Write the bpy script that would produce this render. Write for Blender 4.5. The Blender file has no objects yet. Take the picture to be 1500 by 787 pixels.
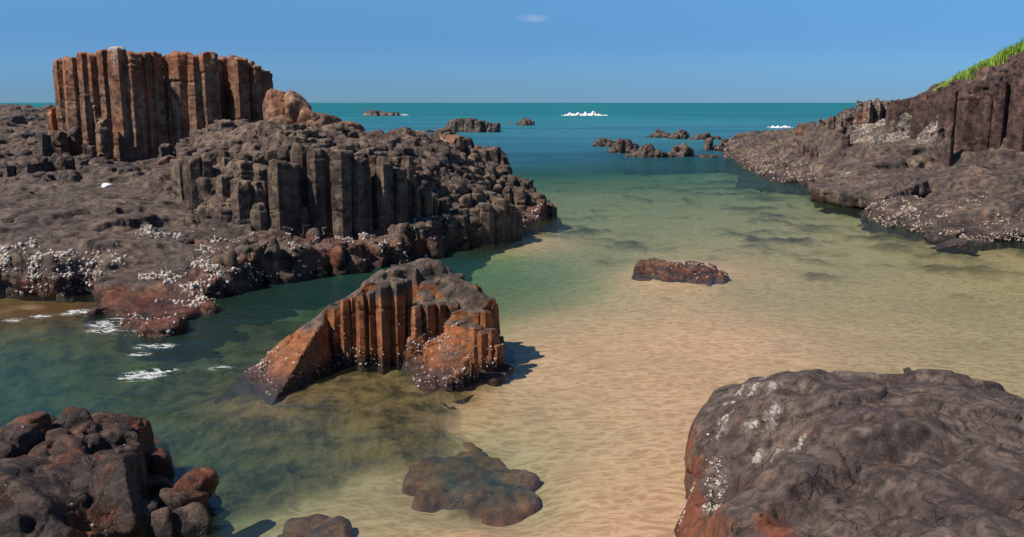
import bpy, math, random
import numpy as np

# ------------------------------------------------------------------ camera, world, sun
PITCH = math.radians(10.6)
FPX = 1299.0            # focal length in pixels of the 1500 px wide photograph
EYE = 3.0               # metres above the water
SC = bpy.context.scene
COL = SC.collection

cam_d = bpy.data.cameras.new('camera'); cam = bpy.data.objects.new('camera', cam_d); COL.objects.link(cam)
cam.location = (0, 0, EYE); cam.rotation_euler = (math.pi/2 - PITCH, 0, 0)
cam_d.sensor_width = 36; cam_d.lens = 36*FPX/1500; cam_d.clip_start = 0.05; cam_d.clip_end = 60000
SC.camera = cam

SUN_EL = math.radians(50)
SUN_V = (-0.925, -0.38)                     # horizontal direction towards the sun (x, y)
_az = math.atan2(SUN_V[0], SUN_V[1])       # clockwise from +Y
world = bpy.data.worlds.new('World'); SC.world = world; world.use_nodes = True
wt = world.node_tree; wt.nodes.clear()
def wn(t): return wt.nodes.new(t)
sky = wn('ShaderNodeTexSky'); sky.sky_type = 'NISHITA'; sky.sun_disc = False
sky.sun_elevation = SUN_EL; sky.sun_rotation = _az
sky.altitude = 0; sky.air_density = 0.75; sky.dust_density = 0.0; sky.ozone_density = 4.0
tint = wn('ShaderNodeMix'); tint.data_type = 'RGBA'; tint.blend_type = 'MULTIPLY'; tint.inputs[0].default_value = 1
gtc = wn('ShaderNodeTexCoord'); gsx = wn('ShaderNodeSeparateXYZ'); wt.links.new(gtc.outputs['Generated'], gsx.inputs[0])
gr_ = wn('ShaderNodeValToRGB'); wt.links.new(gsx.outputs['Z'], gr_.inputs[0]); gr_.color_ramp.interpolation = 'EASE'
for _i, (_p, _c) in enumerate([(0.0, (0.33, 0.58, 1.0, 1)), (0.05, (0.44, 0.76, 1.16, 1)), (0.14, (0.70, 1.14, 1.38, 1)), (0.35, (0.85, 1.15, 1.25, 1))]):
    _e = gr_.color_ramp.elements[_i] if _i < 2 else gr_.color_ramp.elements.new(_p)
    _e.position = _p; _e.color = _c
wt.links.new(gr_.outputs[0], tint.inputs[7])
bg = wn('ShaderNodeBackground'); bg.inputs[1].default_value = 0.066
# one thin wisp of cloud high over the sea
tc = wn('ShaderNodeTexCoord'); mp = wn('ShaderNodeMapping'); mp.vector_type = 'POINT'
_r = np.array([(780-750)/FPX, math.cos(PITCH)+math.sin(PITCH)*(393.5-27)/FPX, -math.sin(PITCH)+math.cos(PITCH)*(393.5-27)/FPX])
_r = _r/np.linalg.norm(_r)
mp.inputs['Location'].default_value = (-_r[0]*45, -_r[1]*30, -_r[2]*190)
mp.inputs['Scale'].default_value = (45, 30, 190)
wl = wn('ShaderNodeVectorMath'); wl.operation = 'LENGTH'
mr = wn('ShaderNodeMapRange'); mr.inputs[1].default_value = 1.0; mr.inputs[2].default_value = 0.0; mr.inputs[3].default_value = 0; mr.inputs[4].default_value = 1
mp2 = wn('ShaderNodeMapping'); mp2.inputs['Scale'].default_value = (60, 60, 220)
nz = wn('ShaderNodeTexNoise'); nz.inputs['Scale'].default_value = 1.0; nz.inputs['Detail'].default_value = 5
mm = wn('ShaderNodeMath'); mm.operation = 'MULTIPLY'
mm2 = wn('ShaderNodeMath'); mm2.operation = 'MULTIPLY'; mm2.inputs[1].default_value = 0.55; mm2.use_clamp = True
cm = wn('ShaderNodeMix'); cm.data_type = 'RGBA'; cm.inputs[7].default_value = (8.5, 9.2, 11.0, 1)
out = wn('ShaderNodeOutputWorld')
L = wt.links.new
L(tc.outputs['Generated'], mp.inputs[0]); L(mp.outputs[0], wl.inputs[0]); L(wl.outputs['Value'], mr.inputs[0])
L(tc.outputs['Generated'], mp2.inputs[0]); L(mp2.outputs[0], nz.inputs['Vector'])
L(mr.outputs[0], mm.inputs[0]); L(nz.outputs['Fac'], mm.inputs[1]); L(mm.outputs[0], mm2.inputs[0])
L(sky.outputs[0], tint.inputs[6]); L(tint.outputs[2], cm.inputs[6]); L(mm2.outputs[0], cm.inputs[0])
L(cm.outputs[2], bg.inputs[0]); L(bg.outputs[0], out.inputs[0])

sun_d = bpy.data.lights.new('sun', 'SUN'); sun_d.energy = 5.0; sun_d.angle = math.radians(0.53); sun_d.color = (1, 0.93, 0.82)
sun = bpy.data.objects.new('sun', sun_d); COL.objects.link(sun)
from mathutils import Vector
_s = Vector((SUN_V[0]*math.cos(SUN_EL), SUN_V[1]*math.cos(SUN_EL), math.sin(SUN_EL)))
sun.rotation_euler = _s.to_track_quat('Z', 'Y').to_euler(); sun.location = (-20, -15, 30)

SC.view_settings.view_transform = 'Standard'; SC.view_settings.look = 'None'
SC.view_settings.exposure = 0.2; SC.view_settings.gamma = 1.0; SC.view_settings.use_curve_mapping = False
SC.cycles.use_denoising = True; SC.cycles.max_bounces = 6; SC.cycles.diffuse_bounces = 2
SC.cycles.transparent_max_bounces = 8; SC.cycles.caustics_reflective = False; SC.cycles.caustics_refractive = False
SC.cycles.sample_clamp_indirect = 4

# ------------------------------------------------------------------ numbers: rays, noise, cells, surfaces
def ray(px, py):
    u = (px-750)/FPX; v = (393.5-py)/FPX
    return np.array([u, math.cos(PITCH)+v*math.sin(PITCH), -math.sin(PITCH)+v*math.cos(PITCH)])
def W(px, py, y):
    r = ray(px, py); t = y/r[1]; return np.array([0, 0, EYE]) + t*r
def G(px, py, z=0.0):
    r = ray(px, py); t = (z-EYE)/r[2]; return np.array([0, 0, EYE]) + t*r
def behind(P, steps):
    return [np.array([p[0]+.0, p[1]+dy, p[2]-dz]) for p in P for dy, dz in steps]
def sst(a, b, x):
    t = np.clip((x-a)/(b-a), 0, 1); return t*t*(3-2*t)

def _h(ix, iy, iz, s):
    n = (ix*374761393 + iy*668265263 + iz*2147483647 + s*974634777) & 0xFFFFFFFF
    n = ((n ^ (n >> 13))*1274126177) & 0xFFFFFFFF
    n = ((n ^ (n >> 16))*2246822519) & 0xFFFFFFFF
    return (n ^ (n >> 15)) & 0xFFFFFFFF
def h01(ix, iy, iz, s): return _h(ix, iy, iz, s)/4294967295.0
def vnoise(p, s=0):
    """smooth gradient noise in about -1..1; p is (N,3)"""
    f = np.floor(p); i = f.astype(np.int64); t = p-f
    w = t*t*t*(t*(t*6-15)+10)
    res = 0
    for dx in (0, 1):
        wx = w[:, 0] if dx else 1-w[:, 0]
        for dy in (0, 1):
            wy = w[:, 1] if dy else 1-w[:, 1]
            for dz in (0, 1):
                wz = w[:, 2] if dz else 1-w[:, 2]
                hh = _h(i[:, 0]+dx, i[:, 1]+dy, i[:, 2]+dz, s)
                gx = (hh & 1023)/511.5-1; gy = ((hh >> 10) & 1023)/511.5-1; gz = ((hh >> 20) & 1023)/511.5-1
                res = res + wx*wy*wz*(gx*(t[:, 0]-dx)+gy*(t[:, 1]-dy)+gz*(t[:, 2]-dz))
    return res*1.5
def fbm(p, sc, oct=4, s=0, gain=0.5):
    r = 0; a = 1.0; q = p*sc
    for k in range(oct):
        r = r + a*vnoise(q, s+k); a *= gain; q = q*2.03+11.7
    return r
def ridged(p, sc, oct=3, s=0):
    r = 0; a = 1.0; q = p*sc
    for k in range(oct):
        r = r + a*(1-2*np.abs(vnoise(q, s+k))); a *= 0.5; q = q*2.1+5.3
    return r*0.5
def facet3(p, size, seed=0, warp=.25):
    """angular broken faces: each 3-D cell carries its own tilted plane; about -1..1 times the size"""
    q = p/size; q = q+warp*np.stack([vnoise(q*1.3, seed+1), vnoise(q*1.3+31, seed+2), vnoise(q*1.3+77, seed+3)], 1)
    f = np.floor(q-.5).astype(np.int64); best = np.full(len(p), 1e9); val = np.zeros(len(p)); sec = np.full(len(p), 1e9)
    for dx in (0, 1):
        for dy in (0, 1):
            for dz in (0, 1):
                a, b_, c_ = f[:, 0]+dx, f[:, 1]+dy, f[:, 2]+dz
                j = [h01(a, b_, c_, seed+k) for k in range(4)]
                cx = a+.5+.8*(j[0]-.5); cy = b_+.5+.8*(j[1]-.5); cz = c_+.5+.8*(j[2]-.5)
                d = (q[:, 0]-cx)**2+(q[:, 1]-cy)**2+(q[:, 2]-cz)**2
                v = (j[1]-.5)*(q[:, 0]-cx)+(j[2]-.5)*(q[:, 1]-cy)+(j[0]-.5)*(q[:, 2]-cz)+.5*(j[3]-.5)
                m = d < best; sec = np.where(m, best, np.minimum(sec, d)); val = np.where(m, v, val); best = np.where(m, d, best)
    e = np.sqrt(sec)-np.sqrt(best)
    return (val*1.6 - .16*np.exp(-(e/.07)**2))*size
def p2(x, y, z=0.0):
    x = np.asarray(x, float).ravel(); y = np.asarray(y, float).ravel()
    return np.stack([x, y, np.zeros_like(x)+z], 1)

def cells(x, y, size, seed, jit=0.8):
    """three nearest jittered cells of each point: distances (3,N) and centres (3,N)"""
    u = x/size; v = y/size; iu = np.floor(u).astype(np.int64); iv = np.floor(v).astype(np.int64)
    D = []; CX = []; CY = []
    for a in (-1, 0, 1):
        for b in (-1, 0, 1):
            cx = iu+a+0.5+jit*(h01(iu+a, iv+b, 0, seed)-0.5); cy = iv+b+0.5+jit*(h01(iu+a, iv+b, 1, seed)-0.5)
            D.append(np.hypot(u-cx, v-cy)); CX.append(cx); CY.append(cy)
    D = np.array(D); CX = np.array(CX); CY = np.array(CY)
    k = np.argsort(D, 0)[:3]
    return np.take_along_axis(D, k, 0)*size, np.take_along_axis(CX, k, 0)*size, np.take_along_axis(CY, k, 0)*size

class Surf:
    """smooth surface through scattered points"""
    def __init__(s, pts, c=0.25):
        P = np.array(pts, float); s.xy = P[:, :2]; s.c = c; s.m = P[:, 2].mean()
        d = np.sqrt(((s.xy[:, None]-s.xy[None])**2).sum(2)+c*c)
        A = d + np.eye(len(P))*-0.02
        s.w = np.linalg.lstsq(A, P[:, 2]-s.m, rcond=1e-6)[0]
    def __call__(s, x, y):
        x = np.asarray(x, float); y = np.asarray(y, float); r = np.zeros_like(x)+s.m
        for (a, b), w in zip(s.xy, s.w): r += w*np.sqrt((x-a)**2+(y-b)**2+s.c**2)
        return r
def sdist(x, y, poly):
    """signed distance to a closed polygon, negative inside"""
    P = np.array([p[:2] for p in poly], float); d = np.full(x.shape, 1e9); ins = np.zeros(x.shape, bool)
    for a, b in zip(P, np.roll(P, -1, 0)):
        e = b-a; L2 = e@e+1e-12
        t = np.clip(((x-a[0])*e[0]+(y-a[1])*e[1])/L2, 0, 1)
        d = np.minimum(d, np.hypot(x-a[0]-t*e[0], y-a[1]-t*e[1]))
        c = ((a[1] > y) != (b[1] > y)) & (x < (b[0]-a[0])*(y-a[1])/((b[1]-a[1]) or 1e-12)+a[0])
        ins ^= c
    return np.where(ins, -d, d)

# ------------------------------------------------------------------ mesh helpers
def new_mesh(name, V, F):
    me = bpy.data.meshes.new(name); V = np.ascontiguousarray(V, np.float32)
    if isinstance(F, np.ndarray):
        n, k = F.shape
        me.vertices.add(len(V)); me.vertices.foreach_set('co', V.ravel())
        me.loops.add(n*k); me.loops.foreach_set('vertex_index', np.ascontiguousarray(F, np.int32).ravel())
        me.polygons.add(n); me.polygons.foreach_set('loop_start', np.arange(0, n*k, k, dtype=np.int32))
        me.polygons.foreach_set('loop_total', np.full(n, k, np.int32))
    else:
        me.from_pydata(V.tolist(), [], F)
    me.update(calc_edges=True); me.validate()
    return me
def get_co(me):
    a = np.empty(len(me.vertices)*3, np.float32); me.vertices.foreach_get('co', a); return a.reshape(-1, 3).astype(float)
def set_co(me, V):
    me.vertices.foreach_set('co', np.ascontiguousarray(V, np.float32).ravel()); me.update()
def get_no(me):
    a = np.empty(len(me.vertices)*3, np.float32); me.vertex_normals.foreach_get('vector', a); return a.reshape(-1, 3).astype(float)
def smooth(me): me.polygons.foreach_set('use_smooth', np.ones(len(me.polygons), bool)); me.update()
def attr(me, name, val):
    a = me.attributes.get(name) or me.attributes.new(name, 'FLOAT', 'POINT')
    a.data.foreach_set('value', np.ascontiguousarray(val, np.float32))
def link(name, me, mat=None, parent=None, loc=None):
    o = bpy.data.objects.new(name, me); COL.objects.link(o)
    if mat: me.materials.append(mat)
    if parent: o.parent = parent
    return o
def tag(o, label=None, cat=None, group=None, kind=None):
    if label: o['label'] = label
    if cat: o['category'] = cat
    if group: o['group'] = group
    if kind: o['kind'] = kind
    return o
def thing(name, label, cat, group=None):
    o = bpy.data.objects.new(name, None); COL.objects.link(o); return tag(o, label, cat, group)

def remesh(V, F, voxel):
    me = new_mesh('t', V, F); o = bpy.data.objects.new('t', me); COL.objects.link(o)
    m = o.modifiers.new('r', 'REMESH'); m.mode = 'VOXEL'; m.voxel_size = voxel; m.use_smooth_shade = True
    dg = bpy.context.evaluated_depsgraph_get(); dg.update()
    r = bpy.data.meshes.new_from_object(o.evaluated_get(dg))
    bpy.data.objects.remove(o); bpy.data.meshes.remove(me)
    return r
def cut_below(me, z0, zf=None):
    """drop the faces that lie wholly under the sand"""
    V = get_co(me); n = len(me.polygons)
    li = np.empty(len(me.loops), np.int32); me.loops.foreach_get('vertex_index', li)
    F = li.reshape(n, -1)
    low = V[:, 2] < z0
    keep = ~low[F].all(1); F = F[keep]
    use = np.unique(F); mp_ = np.full(len(V), -1); mp_[use] = np.arange(len(use))
    bpy.data.meshes.remove(me)
    return new_mesh('rock', V[use], mp_[F])

def solid_from_grid(X, Y, Z, zb):
    ny, nx = X.shape
    top = np.stack([X.ravel(), Y.ravel(), Z.ravel()], 1)
    idx = np.arange(nx*ny).reshape(ny, nx)
    F = np.stack([idx[:-1, :-1], idx[:-1, 1:], idx[1:, 1:], idx[1:, :-1]], -1).reshape(-1, 4)
    b = top.copy(); b[:, 2] = zb; N = len(top); fb = F[:, ::-1]+N
    ring = np.concatenate([idx[0, :], idx[1:, -1], idx[-1, -2::-1], idx[-2:0:-1, 0]])
    r2 = np.roll(ring, -1)
    side = np.stack([r2, ring, ring+N, r2+N], 1)
    return np.concatenate([top, b]), np.concatenate([F, fb, side])

def rock_field(S, dom, res, foot=None, cell=0.33, seed=1, colw=None, jit=0.06, dome=0.05, groove=0.03, tau=0.05,
               drop=5, warp=0.08, facet=0.0, fsize=None, tilt=0.25, edge_noise=0.25, rough=0.08, zb=-1.5, post=None, zclip=None):
    x0, x1, y0, y1 = dom
    xs = np.arange(x0, x1, res); ys = np.arange(y0, y1, res); X, Y = np.meshgrid(xs, ys)
    H = S(X, Y)
    P = p2(X, Y)
    en = fbm(P, 1.3, 4, seed+50).reshape(X.shape)
    if foot is not None:
        d = sdist(X, Y, foot) + en*edge_noise
        H = np.where(d > -0.15, np.minimum(H, -drop*(d)), H)
        H = np.minimum(H, 0.02-np.clip(d, None, 0)*9 - np.maximum(d, 0)*drop)
    H = H + fbm(P, 0.9, 4, seed+7).reshape(X.shape)*rough
    def look(A, cx, cy):
        ix = np.clip(((cx-x0)/res).astype(int), 0, X.shape[1]-1); iy = np.clip(((cy-y0)/res).astype(int), 0, X.shape[0]-1)
        return A[iy, ix]
    if facet > 0:       # broken angular blocks: each large cell is a tilted plane
        for sz, am in ((fsize or cell*4, 1.0), ((fsize or cell*4)*.42, .45)):
            wx = X+.25*sz*fbm(P, .8/sz, 3, seed+13).reshape(X.shape); wy = Y+.25*sz*fbm(P, .8/sz, 3, seed+14).reshape(X.shape)
            D, CX, CY = cells(wx, wy, sz, seed+17, .95); acc = 0; wsum = 0
            for k in range(3):
                a = np.floor(CX[k]*977).astype(np.int64); b_ = np.floor(CY[k]*977).astype(np.int64)
                pl = (h01(a, b_, 5, seed)*2-1)*.5*sz + (h01(a, b_, 6, seed)*2-1)*.55*(wx-CX[k]) + (h01(a, b_, 7, seed)*2-1)*.55*(wy-CY[k])
                w = np.exp(-(D[k]-D[0])/(sz*.025)); acc = acc+w*pl; wsum = wsum+w
            H = H + facet*am*acc/wsum
    gy, gx = np.gradient(H, res); slope = np.hypot(gx, gy)
    wx = X + warp*fbm(P, 1.6, 3, seed+3).reshape(X.shape); wy = Y + warp*fbm(P, 1.6, 3, seed+4).reshape(X.shape)
    D, CX, CY = cells(wx, wy, cell, seed)
    hs = []; ws = []
    for k in range(3):
        a = np.floor(CX[k]*977).astype(np.int64); b = np.floor(CY[k]*977).astype(np.int64)
        hs.append(look(H, CX[k], CY[k]) + jit*(h01(a, b, 3, seed)*2-1) + tilt*((h01(a, b, 8, seed)*2-1)*(wx-CX[k])+(h01(a, b, 9, seed)*2-1)*(wy-CY[k]))); ws.append(np.exp(-(D[k]-D[0])/(cell*tau)))
    hc = sum(h*w for h, w in zip(hs, ws))/sum(ws)
    e = (D[1]-D[0])/cell
    hc = hc - dome*np.clip(1-e*1.6, 0, 1)**2 - groove*np.exp(-(e/0.06)**2)
    cw = colw(X, Y, slope) if colw is not None else sst(0.3, 1.0, slope)
    Z = H*(1-cw)+hc*cw
    if post is not None: Z = post(X, Y, Z)
    Z = np.maximum(Z, zb+0.05)
    return X, Y, Z

def strata(h, dx, dy, amt, mask, seed):
    """bedding: the surface steps down in thin dipping sheets"""
    def f(X, Y, Z):
        n = fbm(p2(X, Y), .5, 3, seed).reshape(X.shape)
        q = (Z+dx*X+dy*Y+.5*h*n)/h; fr = q-np.floor(q)
        return Z+h*(sst(.78, 1, fr)-fr)*amt*mask(X, Y, Z)
    return f
def make_rock(name, mat, parent, V, F, voxel, d1=0.05, s1=1.3, d2=0.02, s2=6.0, zcut=-1.25, seed=0, attrs=None, strat=0.0, fs=.55, fz=.16):
    me = remesh(V, F, voxel); me = cut_below(me, zcut)
    co = get_co(me); no = get_no(me)
    r = d1*fbm(co, s1, 3, seed+20)+d2*ridged(co*np.array([1, 1, 0.6]), s2, 3, seed+30)
    r = r*.6 + fz*facet3(co, fs, seed+60) + fz*.8*facet3(co, fs*.42, seed+70)
    if strat: r = r + strat*fbm(co*np.array([0.25, 0.25, 1.0]), 5.0, 3, seed+40)
    set_co(me, co+no*r[:, None]); smooth(me)
    if attrs:
        co = get_co(me); no = get_no(me)
        for k, f in attrs.items(): attr(me, k, f(co, no))
    return link(name, me, mat, parent)

# ------------------------------------------------------------------ materials
def nt(name):
    m = bpy.data.materials.new(name); m.use_nodes = True; t = m.node_tree; t.nodes.clear(); return m, t
class B:
    def __init__(s, t): s.t = t
    def n(s, ty, **k):
        nd = s.t.nodes.new(ty)
        for a, b in k.items(): setattr(nd, a, b)
        return nd
    def l(s, a, b): s.t.links.new(a, b)
    def setin(s, sock, v):
        if hasattr(v, 'is_output') or isinstance(v, bpy.types.NodeSocket): s.l(v, sock)
        else: sock.default_value = v
    def math(s, op, a, b=0.0, clamp=False):
        m = s.n('ShaderNodeMath', operation=op); m.use_clamp = clamp; s.setin(m.inputs[0], a); s.setin(m.inputs[1], b); return m.outputs[0]
    def mix(s, f, a, b, mode='MIX'):
        m = s.n('ShaderNodeMix', data_type='RGBA', blend_type=mode)
        s.setin(m.inputs[0], f)
        for sk, v in ((m.inputs[6], a), (m.inputs[7], b)):
            if isinstance(v, tuple): sk.default_value = (*v, 1) if len(v) == 3 else v
            else: s.l(v, sk)
        return m.outputs[2]
    def ramp(s, v, a, b, lo=0.0, hi=1.0):
        m = s.n('ShaderNodeMapRange'); m.interpolation_type = 'SMOOTHSTEP'
        s.setin(m.inputs[0], v); m.inputs[1].default_value = a; m.inputs[2].default_value = b; m.inputs[3].default_value = lo; m.inputs[4].default_value = hi
        return m.outputs[0]
    def noise(s, vec, scale, detail=4, rough=0.55, scl=None, dist=0.0):
        if scl: 
            m = s.n('ShaderNodeMapping'); m.inputs['Scale'].default_value = scl; s.l(vec, m.inputs[0]); vec = m.outputs[0]
        n = s.n('ShaderNodeTexNoise'); n.inputs['Scale'].default_value = scale; n.inputs['Detail'].default_value = detail
        n.inputs['Roughness'].default_value = rough; n.inputs['Distortion'].default_value = dist; s.l(vec, n.inputs['Vector'])
        return n.outputs['Fac']
    def attr(s, name):
        a = s.n('ShaderNodeAttribute'); a.attribute_name = name; return a.outputs['Fac']

def rock_material(name, base=(0.075, 0.056, 0.050), light=(0.155, 0.110, 0.085), rust=(0.27, 0.085, 0.035), purple=(0.085, 0.032, 0.030),
                  tex=1.0, bump=1.0, crack=0.5):
    """attributes: rust 0..1, pale 0..1, wet 0..1, red 0..1"""
    m, t = nt(name); b = B(t)
    pos = b.n('ShaderNodeNewGeometry').outputs['Position']
    n1 = b.noise(pos, 0.9*tex, 5, 0.6); n2 = b.noise(pos, 5.5*tex, 6, 0.65); n3 = b.noise(pos, 38*tex, 4, 0.7)
    st = b.noise(pos, 7*tex, 4, 0.6, (1, 1, 0.12))
    c = b.mix(b.ramp(n1, 0.35, 0.65), base, light)
    c = b.mix(b.ramp(n2, 0.40, 0.62, 0, 0.85), c, tuple(v*0.55 for v in base))
    c = b.mix(b.ramp(st, 0.5, 0.72, 0, 0.6), c, tuple(v*1.25 for v in light))
    c = b.mix(b.ramp(n3, 0.56, 0.72, 0, 0.55), c, (0.22, 0.165, 0.13))
    # iron stains
    rn = b.math('ADD', b.attr('rust'), b.math('MULTIPLY', b.math('SUBTRACT', b.noise(pos, 2.3*tex, 5, 0.65, (1, 1, 0.45)), 0.5), 1.6))
    ru = b.mix(b.ramp(n2, 0.3, 0.7), rust, tuple(v*0.45 for v in rust))
    ru = b.mix(b.ramp(st, 0.45, 0.75, 0, 0.5), ru, (0.34, 0.17, 0.075))
    c = b.mix(b.ramp(rn, 0.42, 0.85, 0, 0.95), c, ru)
    rd = b.math('ADD', b.attr('red'), b.math('MULTIPLY', b.math('SUBTRACT', b.noise(pos, 3.1*tex, 4, 0.6), 0.5), 1.2))
    c = b.mix(b.ramp(rd, 0.4, 0.8, 0, 0.85), c, b.mix(n2, purple, tuple(v*2.0 for v in purple)))
    # salt and guano
    pl = b.math('ADD', b.attr('pale'), b.math('MULTIPLY', b.math('SUBTRACT', b.noise(pos, 15*tex, 6, 0.8, (1, .5, 1), .6), 0.5), 1.9))
    c = b.mix(b.ramp(pl, 0.5, 0.78, 0, 0.85), c, (0.5, 0.45, 0.4))
    def facets(scale, sd):
        nwz = b.n('ShaderNodeTexNoise'); nwz.inputs['Scale'].default_value = scale*1.2; nwz.inputs['Detail'].default_value = 3; b.l(pos, nwz.inputs['Vector'])
        s0 = b.n('ShaderNodeVectorMath', operation='SCALE'); s0.inputs['Scale'].default_value = .4; b.l(nwz.outputs['Color'], s0.inputs[0])
        s1 = b.n('ShaderNodeVectorMath', operation='SCALE'); s1.inputs['Scale'].default_value = scale; b.l(pos, s1.inputs[0])
        ad = b.n('ShaderNodeVectorMath', operation='ADD'); b.l(s0.outputs[0], ad.inputs[0]); b.l(s1.outputs[0], ad.inputs[1])
        vo = b.n('ShaderNodeTexVoronoi', feature='F1'); vo.inputs['Scale'].default_value = 1.0; b.l(ad.outputs[0], vo.inputs['Vector'])
        df_ = b.n('ShaderNodeVectorMath', operation='SUBTRACT'); b.l(ad.outputs[0], df_.inputs[0]); b.l(vo.outputs['Position'], df_.inputs[1])
        cc_ = b.n('ShaderNodeVectorMath', operation='SUBTRACT'); b.l(vo.outputs['Color'], cc_.inputs[0]); cc_.inputs[1].default_value = (.5, .5, .5)
        dt = b.n('ShaderNodeVectorMath', operation='DOT_PRODUCT'); b.l(cc_.outputs[0], dt.inputs[0]); b.l(df_.outputs[0], dt.inputs[1])
        sp = b.n('ShaderNodeSeparateXYZ'); b.l(vo.outputs['Color'], sp.inputs[0])
        return dt.outputs['Value'], sp.outputs['X']
    fh1, fc1 = facets(3.2*tex, 0); fh2, fc2 = facets(9.0*tex, 1)
    c = b.mix(b.ramp(fc1, .2, .9, 0, .5), c, b.mix(1.0, c, (.52, .50, .50), 'MULTIPLY'))
    c = b.mix(b.ramp(fc2, .3, .9, 0, .35), c, b.mix(1.0, c, (1.7, 1.55, 1.4), 'MULTIPLY'))
    # joints
    v = b.n('ShaderNodeTexVoronoi', feature='DISTANCE_TO_EDGE'); v.inputs['Scale'].default_value = 2.6*tex
    wv = b.n('ShaderNodeVectorMath', operation='ADD'); nw = b.n('ShaderNodeTexNoise'); nw.inputs['Scale'].default_value = 2.5*tex; nw.inputs['Detail'].default_value = 4
    b.l(pos, nw.inputs['Vector'])
    sc_ = b.n('ShaderNodeVectorMath', operation='SCALE'); sc_.inputs['Scale'].default_value = 0.28/tex; b.l(nw.outputs['Color'], sc_.inputs[0])
    b.l(pos, wv.inputs[0]); b.l(sc_.outputs[0], wv.inputs[1]); b.l(wv.outputs[0], v.inputs['Vector'])
    ck = b.ramp(v.outputs['Distance'], 0.0, 0.03)
    ckm = b.math('MULTIPLY', b.math('SUBTRACT', 1.0, ck), b.ramp(b.noise(pos, 1.7*tex, 3), 0.45, 0.6, 0, crack))
    c = b.mix(b.math('MULTIPLY', ckm, 0.75), c, (0.018, 0.014, 0.012))
    wet = b.attr('wet')
    c = b.mix(b.math('MULTIPLY', wet, 0.8), c, b.mix(1.0, c, (0.3, 0.27, 0.27), 'MULTIPLY'))
    p = b.n('ShaderNodeBsdfPrincipled'); b.l(c, p.inputs['Base Color'])
    b.l(b.math('SUBTRACT', b.ramp(n2, 0.3, 0.7, 0.72, 0.92), b.math('MULTIPLY', wet, 0.42)), p.inputs['Roughness'])
    p.inputs['Specular IOR Level'].default_value = 0.35
    n4 = b.noise(pos, 130*tex, 3, 0.7); hgt = b.math('ADD', b.math('MULTIPLY', n2, 0.28), b.math('ADD', b.math('MULTIPLY', n3, 0.22), b.math('MULTIPLY', n4, .07)))
    hgt = b.math('ADD', hgt, b.math('MULTIPLY', st, 0.25))
    hgt = b.math('SUBTRACT', hgt, b.math('MULTIPLY', ckm, 0.35))
    hgt = b.math('ADD', hgt, b.math('ADD', b.math('MULTIPLY', fh1, 1.25), b.math('MULTIPLY', fh2, 0.6)))
    bp = b.n('ShaderNodeBump'); bp.inputs['Strength'].default_value = 1.0; bp.inputs['Distance'].default_value = 0.085*bump/tex
    b.l(hgt, bp.inputs['Height']); b.l(bp.outputs[0], p.inputs['Normal'])
    o = b.n('ShaderNodeOutputMaterial'); b.l(p.outputs[0], o.inputs[0])
    return m

M_ROCK = rock_material('basalt')
M_STACK = rock_material('stack_basalt', base=(0.18, 0.095, 0.065), light=(0.33, 0.195, 0.12), rust=(0.38, 0.14, 0.07), crack=0.3, bump=.7)
M_NEAR = rock_material('near_basalt', base=(0.072, 0.050, 0.047), light=(0.165, 0.120, 0.098), rust=(0.22, 0.065, 0.03), tex=1.8, crack=.5, bump=1.05)
M_WALL = rock_material('wall_basalt', base=(0.090, 0.063, 0.052), light=(0.20, 0.138, 0.10))
M_WET = rock_material('wet_basalt', base=(0.042, 0.027, 0.024), light=(0.11, 0.072, 0.055), rust=(0.24, 0.07, 0.028), tex=1.6, crack=0.35)
M_CLIFF = rock_material('cliff_basalt', base=(0.048, 0.028, 0.027), light=(0.125, 0.068, 0.055), rust=(0.2, 0.06, 0.035), purple=(.07, .025, .025), tex=.8, crack=.4)
M_MID = rock_material('boulder_basalt', base=(0.08, 0.055, 0.045), light=(0.18, 0.13, 0.10), rust=(0.40, 0.135, 0.045), tex=1.5, crack=0.3)
M_FAR = rock_material('far_basalt', base=(0.07, 0.052, 0.05), light=(0.185, 0.128, 0.095), tex=0.8, crack=0.6)

def simple(name, c1, c2, scale, rough=0.8):
    m, t = nt(name); b = B(t); pos = b.n('ShaderNodeNewGeometry').outputs['Position']
    p = b.n('ShaderNodeBsdfPrincipled'); b.l(b.mix(b.ramp(b.noise(pos, scale, 3), 0.35, 0.65), c1, c2), p.inputs['Base Color'])
    p.inputs['Roughness'].default_value = rough
    o = b.n('ShaderNodeOutputMaterial'); b.l(p.outputs[0], o.inputs[0]); return m
M_BARN = simple('barnacle_shell', (0.58, 0.51, 0.45), (0.27, 0.20, 0.165), 14)
M_BARN2 = simple('worn_barnacle', (0.46, 0.36, 0.29), (0.17, 0.115, 0.09), 9)
M_GRASS = simple('grass_blades', (0.30, 0.42, 0.04), (0.15, 0.29, 0.025), 1.6, 0.6)
M_WHITE = simple('white_lump', (0.75, 0.75, 0.75), (0.55, 0.55, 0.55), 12)

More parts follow.
